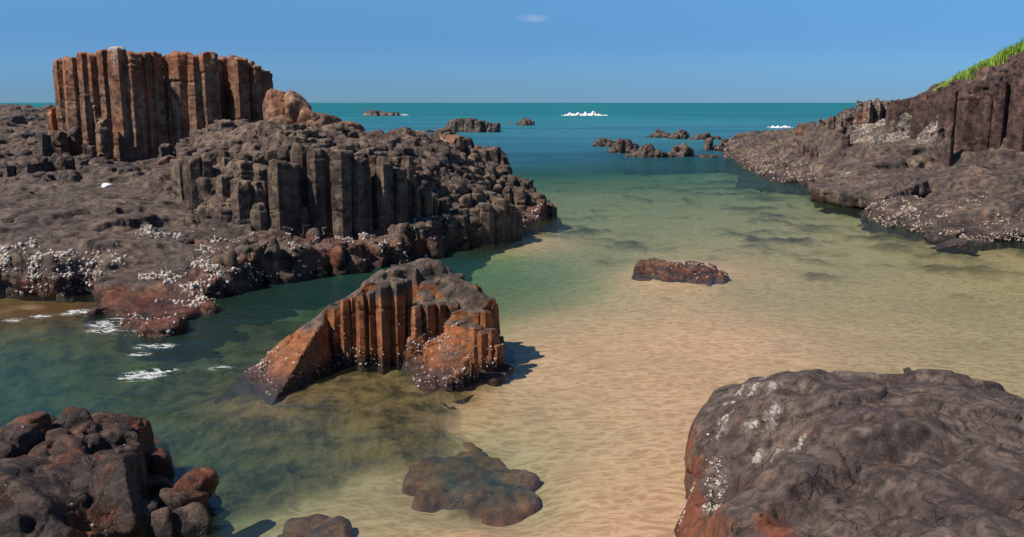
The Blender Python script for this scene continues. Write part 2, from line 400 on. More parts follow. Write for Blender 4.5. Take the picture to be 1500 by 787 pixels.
# ------------------------------------------------------------------ seabed and water
def warpxy(x, y):
    r = np.hypot(x, y)+0.01; return np.arctan2(x, y)*14, np.log(r)*9
_dp = [(1100,480,.12),(900,500,.1),(750,470,.32),(800,560,.16),(850,650,.22),(900,760,.06),(700,770,.12),(600,770,.25),(500,740,.4),(400,760,.45),
 (320,740,.7),(950,620,.1),(640,690,.55),(740,722,.5),(690,665,.55),(700,700,.55),(800,690,.25),(1000,398,.14),(1060,398,.16),(940,398,.16),(1400,480,.36),(1500,420,.42),(1300,420,.38),(1100,420,.35),(1200,380,.45),(1400,380,.4),(1250,600,.2),(1500,600,.34),(1300,500,.26),(1700,600,.3),
 (720,400,1.3),(650,390,1.35),(800,392,1.05),(760,430,.7),(550,415,1.25),(850,412,.65),(900,365,.6),(780,350,.2),(750,352,.25),(900,440,.3),(820,440,.4),
 (700,440,.8),(1000,330,.6),(900,300,.75),(1100,300,.7),(1250,330,.5),(850,270,1.0),(1000,250,1.3),(1080,240,1.2),(800,240,1.9),(1000,225,2.2),(700,220,2.8),(900,205,3.4),
 (820,325,.7),(0,520,1.0),(100,550,1.0),(250,600,.75),(300,520,.9),(450,450,1.15),(0,460,.35),(80,452,.3),(300,650,.8),(450,620,.5),(560,650,.32),(700,620,.25),(500,585,.22),(375,595,.25),(430,605,.3),(590,585,.22),(400,620,.4),(320,575,.45),(620,620,.25),
 (-200,520,1.2),(-300,700,1.2),(100,780,1.0),(1700,420,.3),(1100,900,.1),(600,900,.1),(100,1000,1.0)]
for px in (-1500, -700, 0, 500, 800, 1050, 1500, 2300):
    _dp += [(px,190,4.5),(px,172,7),(px,158,11)]
_D = Surf([(*warpxy(*G(a, b)[:2]), d) for a, b, d in _dp], c=0.6)
def depth(x, y):
    x = np.asarray(x, float); y = np.asarray(y, float); sh = x.shape
    a, b = warpxy(x, y); d = _D(a, b)
    P = p2(x, y); d = d + 0.05*fbm(P, 0.35, 3, 90).reshape(sh)*np.clip(d, 0.1, 1)*2
    r = np.hypot(x, y); d = np.where(r > 150, np.maximum(d, 6), d)
    d = np.where(y < 0, np.clip(d, 0.2, 1.5), d)
    return np.clip(d, 0.03, 14)
_wp = [(0,520,1),(100,600,1),(300,560,1),(300,640,.8),(450,640,1),(400,690,.7),(500,640,1),(550,600,1),(330,500,1),(480,440,.8),(600,410,.3),(690,430,0),(760,440,0),(250,690,.7),
 (290,720,.5),(350,740,0),(560,700,.25),(620,650,.5),(600,615,.9),(370,592,1),(430,612,1),(320,580,1),(520,590,1),(380,640,1),(690,590,.5),(760,540,.15),(700,710,.75),(640,735,.4),(780,735,.4),(800,600,0),(800,480,0),(720,770,0),(430,740,.1),(550,760,0),(750,700,.0),(0,450,.9),(80,445,.9),(150,560,1),(60,780,1),
 (720,400,0),(650,385,.05),(850,400,.0),(900,500,0),(1100,480,0),(1000,620,0),(1300,450,0),(1450,480,0),(1500,400,.25),(780,350,0),(830,350,.2),(850,330,.55),(840,318,.6),(940,352,.5),
 (900,310,.25),(1000,330,.28),(1100,330,.42),(1200,320,.48),(1300,340,.5),(1400,370,.5),(1250,380,.42),(1100,380,.25),(1150,270,.5),(1100,250,.55),(1050,280,.42),(950,260,.4),(850,250,.3),
 (1000,230,.25),(1000,400,.15),(1130,357,.4),(-200,600,1),(1700,400,.5)]
for px in (-1500, 0, 700, 1100, 1700): _wp += [(px,200,.2),(px,170,.1)]
_Wd = Surf([(*warpxy(*G(a, b)[:2]), d) for a, b, d in _wp], c=0.5)
def weed(x, y):
    sh = np.shape(x); a, b = warpxy(x, y); w = np.clip(_Wd(a, b), 0, 1)
    P = p2(x, y)
    n = fbm(P*np.array([0.8, 1.0, 1]), 0.75, 4, 70, 0.6).reshape(sh)*0.55 + fbm(P, 3.0, 3, 74).reshape(sh)*0.12
    return sst(0.34, 0.72, w*0.97+n*0.6)

NA, NR = 900, 620
u = np.linspace(-1, 1, NA); ang = math.pi*(0.22*u+0.78*u**5)
rr = np.concatenate([[0.0], 1.2*(22000/1.2)**(np.linspace(0, 1, NR)**1.35)])
A, R = np.meshgrid(ang, rr); X = R*np.sin(A); Y = R*np.cos(A)
idx = np.arange(X.size).reshape(X.shape)
FG = np.stack([idx[:-1, :-1], idx[:-1, 1:], idx[1:, 1:], idx[1:, :-1]], -1).reshape(-1, 4)[:, ::-1]
DEP = depth(X, Y); WD = weed(X, Y)
Zb = -DEP*np.where(DEP < 2, .5, 1-.5*np.exp(-(np.clip(DEP, 2, None)-2)/3))
Pxy = p2(X, Y); near = (R < 60)
bumpz = np.zeros(X.size); k = near.ravel()
bumpz[k] = 0.16*ridged(Pxy[k], 1.1, 4, 60)*WD.ravel()[k] + 0.012*fbm(Pxy[k], 2.0, 2, 61)
Zs = np.minimum(Zb.ravel()+bumpz, -0.02)

# sand and weed
m, t = nt('seabed_sand'); b = B(t)
pos = b.n('ShaderNodeNewGeometry').outputs['Position']
wd = b.attr('weed')
s1 = b.noise(pos, 0.8, 4, 0.6); s2 = b.noise(pos, 60, 3, 0.7)
wv = b.n('ShaderNodeTexWave', wave_type='BANDS', bands_direction='Y'); wv.inputs['Scale'].default_value = 2.6; wv.inputs['Distortion'].default_value = 9
wv.inputs['Detail'].default_value = 3; wv.inputs['Detail Scale'].default_value = 1.1; b.l(pos, wv.inputs['Vector'])
c = b.mix(s1, (0.36, 0.188, 0.09), (0.49, 0.275, 0.138)); c = b.mix(b.ramp(s2, 0.4, 0.7, 0, 0.25), c, (0.30, 0.19, 0.11))
nv = b.n('ShaderNodeTexNoise'); nv.inputs['Scale'].default_value = 2.2; nv.inputs['Detail'].default_value = 4; b.l(pos, nv.inputs['Vector'])
sv = b.n('ShaderNodeVectorMath', operation='SCALE'); sv.inputs['Scale'].default_value = .42; b.l(nv.outputs['Color'], sv.inputs[0])
av = b.n('ShaderNodeVectorMath', operation='ADD'); b.l(pos, av.inputs[0]); b.l(sv.outputs[0], av.inputs[1])
mv = b.n('ShaderNodeMapping'); mv.inputs['Scale'].default_value = (5.5, 11, 0.01); b.l(av.outputs[0], mv.inputs[0])
vv = b.n('ShaderNodeTexVoronoi', feature='DISTANCE_TO_EDGE'); vv.inputs['Scale'].default_value = 1.0; b.l(mv.outputs[0], vv.inputs['Vector'])
s4a = b.noise(pos, 7.0, 5, 0.68, (0.7, 1.9, 1), .9); s4 = b.math('ADD', b.math('MULTIPLY', s4a, .84), b.math('MULTIPLY', b.ramp(vv.outputs['Distance'], 0, .35, 1, 0), .16))
c = b.mix(b.ramp(s4, 0.38, 0.66, 0, 0.62), c, (0.72, 0.45, 0.265))  # pale sand ripples; their net also paints rippling sunlight into the sand colour
w1 = b.noise(pos, 3.0, 5, 0.65); w2 = b.noise(pos, 14, 4, 0.7)
wc = b.mix(b.ramp(w1, 0.35, 0.65), (0.045, 0.034, 0.018), (0.20, 0.12, 0.05)); wc = b.mix(b.ramp(w2, 0.5, 0.75, 0, 0.75), wc, (0.22, 0.15, 0.07))
orn = b.attr('orange'); wc = b.mix(orn, wc, b.mix(w2, (0.22, 0.07, 0.02), (0.08, 0.03, 0.012)))
c = b.mix(b.ramp(b.noise(pos, .55, 5, .6), .42, .66, 0, .3), c, (.33, .21, .10)); c = b.mix(wd, c, wc)
p = b.n('ShaderNodeBsdfPrincipled'); b.l(c, p.inputs['Base Color']); p.inputs['Roughness'].default_value = 0.9; p.inputs['Specular IOR Level'].default_value = 0.1
bp = b.n('ShaderNodeBump'); bp.inputs['Strength'].default_value = 0.8; bp.inputs['Distance'].default_value = 0.022
b.l(b.math('ADD', b.math('MULTIPLY', s4, 0.7), b.math('MULTIPLY', b.math('MULTIPLY', w2, wd), 1.5)), bp.inputs['Height']); b.l(bp.outputs[0], p.inputs['Normal'])
o = b.n('ShaderNodeOutputMaterial'); b.l(p.outputs[0], o.inputs[0]); M_SAND = m
sb = new_mesh('seabed', np.stack([X.ravel(), Y.ravel(), Zs], 1), FG); smooth(sb); attr(sb, 'weed', WD.ravel())
gx_, gy_ = G(60, 448)[:2]
attr(sb, 'orange', np.exp(-(((X-gx_)/2.6)**2+((Y-gy_)/0.9)**2)).ravel())
tag(link('seabed', sb, M_SAND), kind='structure')

# water
m, t = nt('sea_water'); b = B(t)
pos = b.n('ShaderNodeNewGeometry').outputs['Position']
d = b.attr('depth')
def expk(k): return b.math('POWER', math.e, b.math('MULTIPLY', d, -k))
cc = b.n('ShaderNodeCombineColor'); b.l(expk(0.72), cc.inputs[0]); b.l(expk(0.28), cc.inputs[1]); b.l(expk(0.42), cc.inputs[2])
tr = b.n('ShaderNodeBsdfTransparent'); b.l(cc.outputs[0], tr.inputs[0])
sc1 = b.mix(b.ramp(d, 0.2, 1.4), (0.13, 0.12, 0.055), (0.035, 0.135, 0.09))
sc1 = b.mix(b.ramp(d, 0.9, 2.4), sc1, (0.045, 0.20, 0.27)); sc1 = b.mix(b.ramp(d, 3.2, 9.0), sc1, (0.016, 0.175, 0.20))
pn = b.math('ADD', b.math('MULTIPLY', b.noise(pos, 1.0, 5, 0.7, (0.004, 0.010, 1)), .5), b.math('MULTIPLY', b.noise(pos, 1.0, 5, 0.75, (0.03, 0.11, 1)), .5)); sc1 = b.mix(b.ramp(pn, 0.42, 0.57, 0.85, 0), sc1, b.mix(1.0, sc1, (0.5, 0.62, 0.78), 'MULTIPLY'))
w1 = b.noise(pos, 2.2, 4, 0.6, (0.55, 1, 1), 0.4); w2 = b.noise(pos, 9, 3, 0.6, (0.6, 1, 1)); w3 = b.noise(pos, 0.35, 4, 0.65, (0.45, 1, 1))
hgt = b.math('ADD', b.math('MULTIPLY', w1, 0.10), b.math('ADD', b.math('MULTIPLY', w2, 0.025), b.math('MULTIPLY', w3, b.ramp(d, 1.0, 4.0, 0.12, 2.2))))
bp = b.n('ShaderNodeBump'); bp.inputs['Strength'].default_value = 1.0; bp.inputs['Distance'].default_value = 0.45; b.l(hgt, bp.inputs['Height'])
df = b.n('ShaderNodeBsdfDiffuse'); b.l(sc1, df.inputs[0]); b.l(bp.outputs[0], df.inputs['Normal'])
fac = b.math('SUBTRACT', 1.0, b.math('POWER', math.e, b.math('ADD', b.math('MULTIPLY', d, -0.17), b.math('MULTIPLY', b.math('MULTIPLY', d, d), -0.075))))
mx = b.n('ShaderNodeMixShader'); b.l(fac, mx.inputs[0]); b.l(tr.outputs[0], mx.inputs[1]); b.l(df.outputs[0], mx.inputs[2])
gl = b.n('ShaderNodeBsdfGlossy'); gl.inputs['Roughness'].default_value = 0.2; b.l(bp.outputs[0], gl.inputs['Normal'])
fr = b.n('ShaderNodeFresnel'); fr.inputs['IOR'].default_value = 1.33; b.l(bp.outputs[0], fr.inputs['Normal'])
mx2 = b.n('ShaderNodeMixShader'); b.l(b.math('MULTIPLY', fr.outputs[0], 0.15), mx2.inputs[0]); b.l(mx.outputs[0], mx2.inputs[1]); b.l(gl.outputs[0], mx2.inputs[2])
o = b.n('ShaderNodeOutputMaterial'); b.l(mx2.outputs[0], o.inputs[0]); M_WATER = m
ws = new_mesh('water', np.stack([X.ravel(), Y.ravel(), np.zeros(X.size)], 1), FG); smooth(ws); attr(ws, 'depth', DEP.ravel())
tag(link('water', ws, M_WATER), kind='structure')

# ------------------------------------------------------------------ barnacles
def barnacles(parent, rocks, mask, n, r0, r1, seed, name='barnacles', label=None, mat=None):
    """shells grown on the surface of a rock, one crust per rock (nobody could count them)"""
    rng = np.random.default_rng(seed); C = []; N = []
    for o in rocks:
        co = get_co(o.data); no = get_no(o.data)
        w = np.clip(mask(co, no), 0, None); w = w*(co[:, 2] > 0.0)
        if w.sum() <= 0: continue
        k = rng.choice(len(co), size=(n//2 if o is rocks[0] else n//2//(len(rocks)-1)) if len(rocks) > 1 else n, p=w/w.sum()); C.append(co[k]); N.append(no[k])
    C = np.concatenate(C); N = np.concatenate(N); n = len(C)
    C = C+rng.normal(0, r1*0.6, C.shape)*0.7
    R = r0+(r1-r0)*rng.random(n)**2.2
    N = N+rng.normal(0, 0.35, N.shape); N /= np.linalg.norm(N, axis=1)[:, None]
    T = np.cross(N, rng.normal(size=N.shape)); T /= np.linalg.norm(T, axis=1)[:, None]; Bn = np.cross(N, T)
    ks = 6; a = np.arange(ks)/ks*2*np.pi
    el = 0.6+0.7*rng.random(n)
    def ring(rad, h):
        jit = 1+0.25*rng.normal(size=(n, ks))
        return C[:, None]+(np.cos(a)[None, :, None]*T[:, None]*el[:, None, None]+np.sin(a)[None, :, None]*Bn[:, None])*(R[:, None]*rad*jit)[:, :, None]+N[:, None]*(R*h)[:, None, None]
    V = np.concatenate([ring(1, -0.5), ring(0.75, 0.45), ring(0.35, 0.75)], 1)
    F = []
    for q in (0, 1):
        for i in range(ks): F.append([q*ks+i, q*ks+(i+1) % ks, (q+1)*ks+(i+1) % ks, (q+1)*ks+i])
    for i in range(0, ks-2, 2): F.append([2*ks, 2*ks+i+1, 2*ks+i+2, 2*ks+(i+3) % ks])
    F = np.array(F)[None]+(np.arange(n)*3*ks)[:, None, None]
    me = new_mesh(name, V.reshape(-1, 3), F.reshape(-1, 4))
    ob = link(name, me, mat or M_BARN, parent); ob['kind'] = 'stuff'
    if label: ob['label'] = label
    return ob
def around_xy(pts, rad):
    P = np.array(pts)[:, :2]
    return lambda co: np.exp(-np.min([((co[:, :2]-p)**2).sum(1) for p in P], 0)/rad**2)
def around(pts, rad):
    P = np.array(pts)
    def f(co):
        d = np.min([((co-p)**2).sum(1) for p in P], 0); return np.exp(-d/rad**2)
    return f
zero = lambda co, no: np.zeros(len(co))
def A4(rust=zero, red=zero, pale=zero, wet=None):
    return dict(rust=rust, red=red, pale=pale, wet=wet or (lambda co, no: sst(0.28, 0.05, co[:, 2]+0.1*fbm(co, 2, 2, 5))))

def column_mesh(cx, cy, w, dpt, z0, z1, seed, rot=0.0, lean=(0, 0), nside=6, cap=0.12, dz=0.035, am=1.0, chip=1.0):
    rng = np.random.default_rng(seed)
    a0 = rot+np.arange(nside)/nside*2*np.pi+rng.normal(0, 0.09, nside)
    C = np.stack([np.cos(a0)*w/2*(1+rng.normal(0, .05, nside)), np.sin(a0)*dpt/2*(1+rng.normal(0, .05, nside))], 1)
    per = 10; ring = []
    for i in range(nside):
        a, b_ = C[i], C[(i+1) % nside]
        for t in (0.0, .04, .1, .22, .38, .5, .62, .78, .9, .96): ring.append(a+(b_-a)*t)
    ring = np.array(ring)
    for _ in range(1): ring = 0.5*ring+0.25*(np.roll(ring, 1, 0)+np.roll(ring, -1, 0))
    n = len(ring); zs = np.arange(z0, z1, dz); V = []
    h = z1-z0
    for z in zs:
        t = (z-z0)/h; V.append(np.column_stack([cx+ring[:, 0]+lean[0]*t, cy+ring[:, 1]+lean[1]*t, np.full(n, z)]))
    for s_, dh in ((0.97, .0), (.85, .03), (.6, .045), (.3, .05), (.05, .05)):
        V.append(np.column_stack([cx+ring[:, 0]*s_+lean[0], cy+ring[:, 1]*s_+lean[1], np.full(n, z1+dh*min(1, w*1.6))]))
    m_ = len(V); V = np.array(V).reshape(-1, 3)
    i = np.arange(m_-1)[:, None]*n; j = np.arange(n)[None]; j2 = (j+1) % n
    F = np.stack([i+j, i+j2, i+n+j2, i+n+j], -1).reshape(-1, 4)
    cen = np.array([cx, cy, 0]); d = V-cen; d[:, 2] = 0; ln = np.linalg.norm(d, axis=1)[:, None]+1e-6; d /= ln
    # cross joints, chips and worn faces
    disp = am*(0.026*fbm(V*np.array([1, 1, .4]), 1.6/am**.5, 4, seed % 17)+0.007*ridged(V, 7/am**.5, 2, seed % 13))
    zz = V[:, 2]
    for q in range(rng.integers(2, 6)):
        zc = z0+h*rng.random(); disp = disp-am*0.04*np.exp(-((zz-zc-0.05*vnoise(V*3, 5))/(0.018*am**.5))**2)
        disp = disp+am*rng.normal(0, .014)*(zz > zc)
    disp = disp-am*chip*0.10*sst(z1-0.35*am, z1+.02, zz)*np.clip(0.5+fbm(V, 3.5, 2, 8+seed % 5), 0, 1.5)
    V = V+d*disp[:, None]*np.minimum(ln/0.15, 1)
    V[:, 2] += sst(z1-0.5*am, z1, zz)*cap*am*fbm(V, 2.2, 3, 77)
    me = new_mesh('column', V, F); smooth(me); return me
def set_attrs(me, A_):
    co = get_co(me); no = get_no(me)
    for k, f in A_.items(): attr(me, k, f(co, no) if callable(f) else f+0*co[:, 0])
def traced(parent, rows, mat, A_, seed0, ydef=None, widen=1.12, ratio=1.0, am=1.0, dz=.035, under=.35, rot=-86, rvar=12, name='column', lean=0.0, cap=.12, nside=6):
    """upright columns: (left px, right px, top py, foot py, distance of the front face)"""
    out_ = []
    for k, (a, c_, tp, ft, y) in enumerate(rows):
        w = (c_-a)/FPX*y*widen; dp_ = w*ratio; P0 = W((a+c_)/2, tp, y); z0 = W((a+c_)/2, ft, y)[2]-under; r = random.Random(seed0+k)
        me = column_mesh(P0[0], y+dp_*.45, w, dp_, z0, P0[2], seed0+k, rot=math.radians(rot+r.uniform(-rvar, rvar)), am=am, dz=dz, lean=(lean*r.uniform(.4, 1), lean*.5), cap=cap, nside=nside)
        set_attrs(me, A_); out_.append(link(name, me, mat, parent))
    return out_

def column_field(name, parent, mat, S, inside, dom, size, seed, A_, jit=.1, lift=.0, am=.8, dz=.06, depth_=1.1, tiltc=.15):
    """a pavement of broken column heads following a surface; one mesh, too many to count"""
    r_ = random.Random(seed); VV = []; FF = []; off = 0; x0, x1, y0, y1 = dom; j = 0; y = y0
    while y < y1:
        x = x0+(size/2 if j % 2 else 0)
        while x < x1:
            cx, cy = x+r_.uniform(-.22, .22)*size, y+r_.uniform(-.22, .22)*size; q = r_.random(); q2 = r_.uniform(-1, 1); rt = r_.uniform(-20, 20); x += size
            if not inside(cx, cy): continue
            z = float(S(np.array([cx]), np.array([cy]))[0])+lift+jit*q2+(jit*1.6 if q > .9 else 0)
            me = column_mesh(cx, cy, size*1.22, size*1.22, z-depth_, z, seed+len(VV), rot=math.radians(-86+rt), am=am, dz=dz, cap=.05, chip=.3)
            n = len(me.polygons); li = np.empty(len(me.loops), np.int32); me.loops.foreach_get('vertex_index', li); V = get_co(me); bpy.data.meshes.remove(me)
            V[:, 2] += (V[:, 2] > z-.15)*(tiltc*r_.uniform(-1, 1)*(V[:, 0]-cx)+tiltc*r_.uniform(-1, 1)*(V[:, 1]-cy))
            VV.append(V); FF.append(li.reshape(n, 4)+off); off += len(V)
        y += size*.87; j += 1
    me = new_mesh(name, np.concatenate(VV), np.concatenate(FF)); smooth(me); set_attrs(me, A_)
    o_ = link(name, me, mat, parent); o_['kind'] = 'stuff'; return o_

# ------------------------------------------------------------------ left outcrop: shelf and wall of columns
foot_shelf = [G(-500, 440), G(-200, 436), G(0, 430), G(60, 432), G(130, 432), G(152, 462), G(200, 486), G(236, 499), G(262, 482), G(300, 457), G(345, 430),
              W(420, 400, 16), np.array([-4, 20, 0]), np.array([-6, 27, 0]), np.array([-11, 29.5, 0]), G(60, 262), G(20, 252), G(-60, 250), np.array([-26, 24, 0]), np.array([-26, 14, 0])]
pts = [W(*q) for q in [
 (-400,370,14.3),(-200,360,14.6),(0,368,14.3),(60,362,14.5),(130,372,14.25),(0,330,15.6),(80,320,16.2),(0,280,19.0),(-200,280,19.5),(100,255,21.6),(20,256,21.5),(-100,256,22),
 (150,300,17.3),(180,340,15.6),(205,385,14.1),(225,430,12.9),(232,465,11.95),(260,455,12.2),(300,430,12.9),(200,262,20.8),(240,262,20.8),(220,300,17.2),(250,315,16.7),(270,345,15.7),(230,350,15.4),
 (300,380,14.2),(340,385,14.0),(345,350,15.6),(400,352,15.8),(280,415,13.3),(130,245,23),(180,236,25),(240,238,24.5),(60,250,22.5),
 (90,215,27),(150,212,27.2),(220,214,27),(300,214,27)]] + [np.array(q) for q in [(-4,18,.8),(-6,21,1.3),(-5,27,1.0),(-8,28.5,1.6)]]
pts += [G(*q) for q in [(215,452,.5),(250,452,.45),(225,478,.25),(190,450,.5),(160,440,.45),(270,445,.45),(240,430,.7)]]
S_sh = Surf(pts, c=0.35)
def colw_sh(X, Y, s):
    f = sst(12.2, 10.5, Y) ; 
    return np.clip(sst(0.35, 1.1, s)*0.9 + sst(20.3, 21.2, Y)*0.85 + 0.12, 0, 0.95)
Xg, Yg, Zg = rock_field(S_sh, (-17, -2.2, 10.4, 30), 0.035, foot_shelf, cell=0.36, seed=3, colw=colw_sh, jit=0.10, dome=0.03, rough=0.05, warp=0.16, edge_noise=0.3, facet=.10, fsize=2.6, post=strata(.2, .05, .03, .5, lambda X, Y, Z: sst(22, 20, Y)*sst(.1, .35, Z), 6))
V, F = solid_from_grid(Xg, Yg, Zg, -1.5)
shelf = thing('rock_shelf', 'broad low shelf of dark basalt sloping to the water below the tall column stack', 'rock shelf')
rz = lambda a, b_, k=0.18: (lambda co, no: sst(b_, a, co[:, 2]+k*fbm(co, 1.2, 3, 9)))
tip = around([G(235, 470, .2), G(270, 455, .3), G(300, 440, .3), G(180, 455, .2)], 1.2)
a_sh = A4(rust=lambda co, no: 0.18+0.42*tip(co)+0.4*sst(0.5, 0.15, co[:, 2])+0.25*sst(1.4, 1.9, co[:, 2]), red=lambda co, no: 0.45*sst(0.55, 0.2, co[:, 2])+0.1,
          pale=lambda co, no: 0.08+0.25*around([W(250, 345, 15.6), W(300, 350, 15.4), W(350, 352, 15.6), W(200, 262, 20.8)], 0.8)(co)*(no[:, 2] > .6))
body = make_rock('rock_body', M_ROCK, shelf, V, F, 0.042, d1=0.03, d2=0.022, attrs=a_sh, seed=3, strat=0.05, fs=1.0, fz=.07)
spots = around([W(10, 385, 14.1), W(50, 395, 13.9), W(100, 395, 13.9), W(130, 385, 14), W(20, 372, 14.3), W(-60, 390, 14), W(75, 410, 13.8)], 0.32)
spots2 = around([W(230, 345, 15.6), W(260, 340, 15.8), W(300, 350, 15.5), W(340, 352, 15.5), W(370, 355, 15.6), W(300, 385, 14.1), W(310, 395, 13.8), W(345, 400, 13.6), W(350, 408, 13.5), W(250, 400, 13.7),
                 W(235, 405, 13.6), W(295, 410, 13.4), W(300, 425, 13), W(320, 365, 15), W(280, 435, 12.7)], 0.19)
spots3 = around([G(250, 460, .2), G(215, 450, .3), G(190, 440, .3), G(290, 445, .2)], 0.35)
pn_ = lambda co, s=3.0: sst(0.05, 0.45, fbm(co, s, 3, 33))
barnacles(shelf, [body], lambda co, no: (spots(co)*1.0+spots2(co)*1.5+0.16*spots3(co))*(0.08+pn_(co, 2.6))*(no[:, 2] > -0.1), 3600, 0.010, 0.036, 5)

wall_foot = [G(268, 345, .55), G(300, 440, 0.0), G(345, 427), G(420, 412), G(500, 399), G(580, 388), G(640, 372), G(700, 358), G(746, 346), G(752, 330),
             np.array([0.2, 22.5, 0]), np.array([-0.9, 25.5, 0]), np.array([-3.5, 27, 0]), np.array([-6.5, 25, 0]), np.array([-7.6, 22.0, 0]), W(262, 300, 18)]
pts = [W(*q) for q in [
 (330,385,14.2),(350,378,14.5),(400,366,15.0),(440,362,15.2),(480,358,15.6),(540,350,16.2),(600,335,17.0),(660,322,17.9),(700,312,18.6),(735,300,19.6),
 (280,335,16.6),(330,338,16.7),(390,342,16.6),(440,343,17.0),(500,338,17.3),(560,333,17.7),(610,320,18.2),(650,300,19.0),
 (285,255,17.5),(330,250,17.5),(385,258,17.4),(295,200,18.8),(340,195,18.8),(390,200,18.7),
 (405,220,17.7),(450,222,17.8),(500,222,18.0),(550,235,18.2),(600,252,18.8),(640,270,19.2),(690,270,20.2),
 (322,179,20),(400,186,20.0),(450,193,20.6),(530,201,21.2),(600,199,22),(590,215,20.4),(640,208,23),(680,235,22.5),(720,262,21.8),(735,290,20.6),(430,205,18.8),(500,210,19.0),(350,186,19.3)]] + \
 [np.array(q) for q in [(-6.8,23,1.7),(-5,24,1.6),(-3,25,1.4),(-1,24.5,1.0),(-7.3,20.5,1.9)]]
pts += behind([W(*q) for q in [(735,286,20.6),(720,268,21.4),(690,240,22.4)]], [(.7, .5), (1.8, 1.0)])
S_w = Surf(pts, c=0.06)
cen = W(500, 290, 17.3)
def colw_w(X, Y, s): return np.clip(0.2+sst(0.5, 1.3, s), 0, 0.97)
Xg, Yg, Zg = rock_field(S_w, (-8.4, 0.8, 13.0, 28), 0.028, wall_foot, cell=0.30, seed=11, colw=colw_w, jit=0.06, dome=0.02, groove=0.05, tau=0.03, rough=0.07, facet=.22, fsize=1.3, warp=0.06, edge_noise=0.22)
V, F = solid_from_grid(Xg, Yg, Zg, -1.5)
wall = thing('basalt_outcrop', 'massive brown outcrop with a long face of upright basalt columns above a reddish ledge', 'rock outcrop')
a_w = A4(rust=lambda co, no: 0.12+0.55*sst(0.75, 0.3, co[:, 2]+0.15*fbm(co, 1.0, 2, 8))+0.28*sst(19.5, 22, co[:, 1])*(co[:, 2] > 1.5), red=lambda co, no: 0.6*sst(0.85, 0.35, co[:, 2]+.2*fbm(co, 1.5, 3, 4)))
wb = make_rock('column_wall', M_WALL, wall, V, F, 0.034, d1=0.02, d2=0.016, attrs=a_w, seed=11, strat=0.012, fs=.5, fz=.24)
wcols = traced(wall, [(267,292,232,318,17.35),(288,306,236,300,17.4),(291,314,226,262,17.7),(313,337,258,300,17.15),(311,337,299,342,16.75),(312,338,178,232,19.0),(337,350,195,240,18.75),(348,367,192,240,18.6),(366,380,191,240,18.55),(379,396,193,244,18.45),
 (338,369,240,272,17.35),(335,364,265,345,16.75),(364,388,267,302,16.9),(363,388,301,342,16.75),(369,391,244,272,17.25),(390,416,238,332,16.8),(408,434,242,326,16.95),
 (424,450,214,312,17.25),(435,452,305,326,16.95),(449,471,220,326,17.1),(466,486,221,322,17.25),(484,507,222,348,17.0),(501,516,225,346,17.2),(514,531,233,345,17.15),(527,541,235,342,17.3),(540,555,231,320,17.55),(552,572,231,336,17.35),
 (571,594,249,334,17.5),(592,605,244,330,17.85),(604,615,276,328,17.8),(613,632,278,328,18.0),(587,605,230,262,18.6),(396,424,205,240,18.2),(628,642,285,325,18.3),(640,655,292,322,18.5)],
  M_WALL, dict(rust=lambda co, no: .14+.25*sst(16.9, 17.6, co[:, 1])*sst(1.0, 2.0, co[:, 2]), red=0.0, pale=.06, wet=0.0), 400, am=.6, dz=.03, widen=1.28, ratio=.9)
def row(p0, p1, t0, t1, f0, f1, y0, y1, wmin, wmax, seed, jt=5, jy=.25, step=.88):
    r_ = random.Random(seed); px = p0; o_ = []
    while px < p1:
        w_ = r_.uniform(wmin, wmax); f_ = (px-p0)/(p1-p0)
        o_.append((px, px+w_, t0+(t1-t0)*f_+r_.uniform(-jt*.4, jt), f0+(f1-f0)*f_, y0+(y1-y0)*f_+r_.uniform(0, jy))); px += w_*step
    return o_
A_blk = dict(rust=lambda co, no: .15+.2*sst(19, 23, co[:, 1]), red=0.0, pale=.08, wet=0.0)
_wf = [p_[:2] for p_ in [W(262, 250, 17.9), W(300, 245, 17.9), W(396, 240, 17.75), W(450, 240, 17.7), W(560, 255, 18.0), W(600, 280, 18.25), W(640, 290, 18.1), W(748, 305, 19.6), np.array([.5, 23.4]), np.array([-.9, 25.3]), np.array([-3.6, 25.6]), np.array([-6.8, 23.6]), np.array([-7.4, 20.5])]]
column_field('column_heads', wall, M_WALL, S_w, lambda x, y: sdist(np.array([x]), np.array([y]), _wf)[0] < 0, (-8, 1, 17, 26), .31, 3000, A_blk, jit=.06, lift=-.05, tiltc=.2)
# ribs along the front of the reddish ledge
_rb = []; _r = random.Random(8); px = 345
while px < 742:
    w_ = _r.uniform(15, 30); f_ = (px-345)/400; yw = G(px+w_/2, 427-88*f_**.85)[1]
    _rb.append((px, px+w_, 381-74*f_+_r.uniform(-7, 14), 428-80*f_, yw+.12+_r.uniform(0, .25))); px += w_*.93
lcols = traced(wall, _rb, M_ROCK, a_w, 450, am=.8, dz=.035, widen=1.15, ratio=1.4, under=.9, rvar=25, name='ledge_block', cap=.25)
wl_ = np.array([G(x, y)[:2] for x, y in [(345, 427), (420, 412), (500, 399), (580, 388), (640, 372), (700, 358), (746, 346)]])
barnacles(wall, [wb]+lcols, lambda co, no: sst(0.95, 0.45, co[:, 2])*sst(0.03, 0.15, co[:, 2])*(0.03+pn_(co, 1.8)**1.5)*(no[:, 2] < 0.85)*(no[:, 1] < 0.3), 3300, 0.011, 0.036, 6)

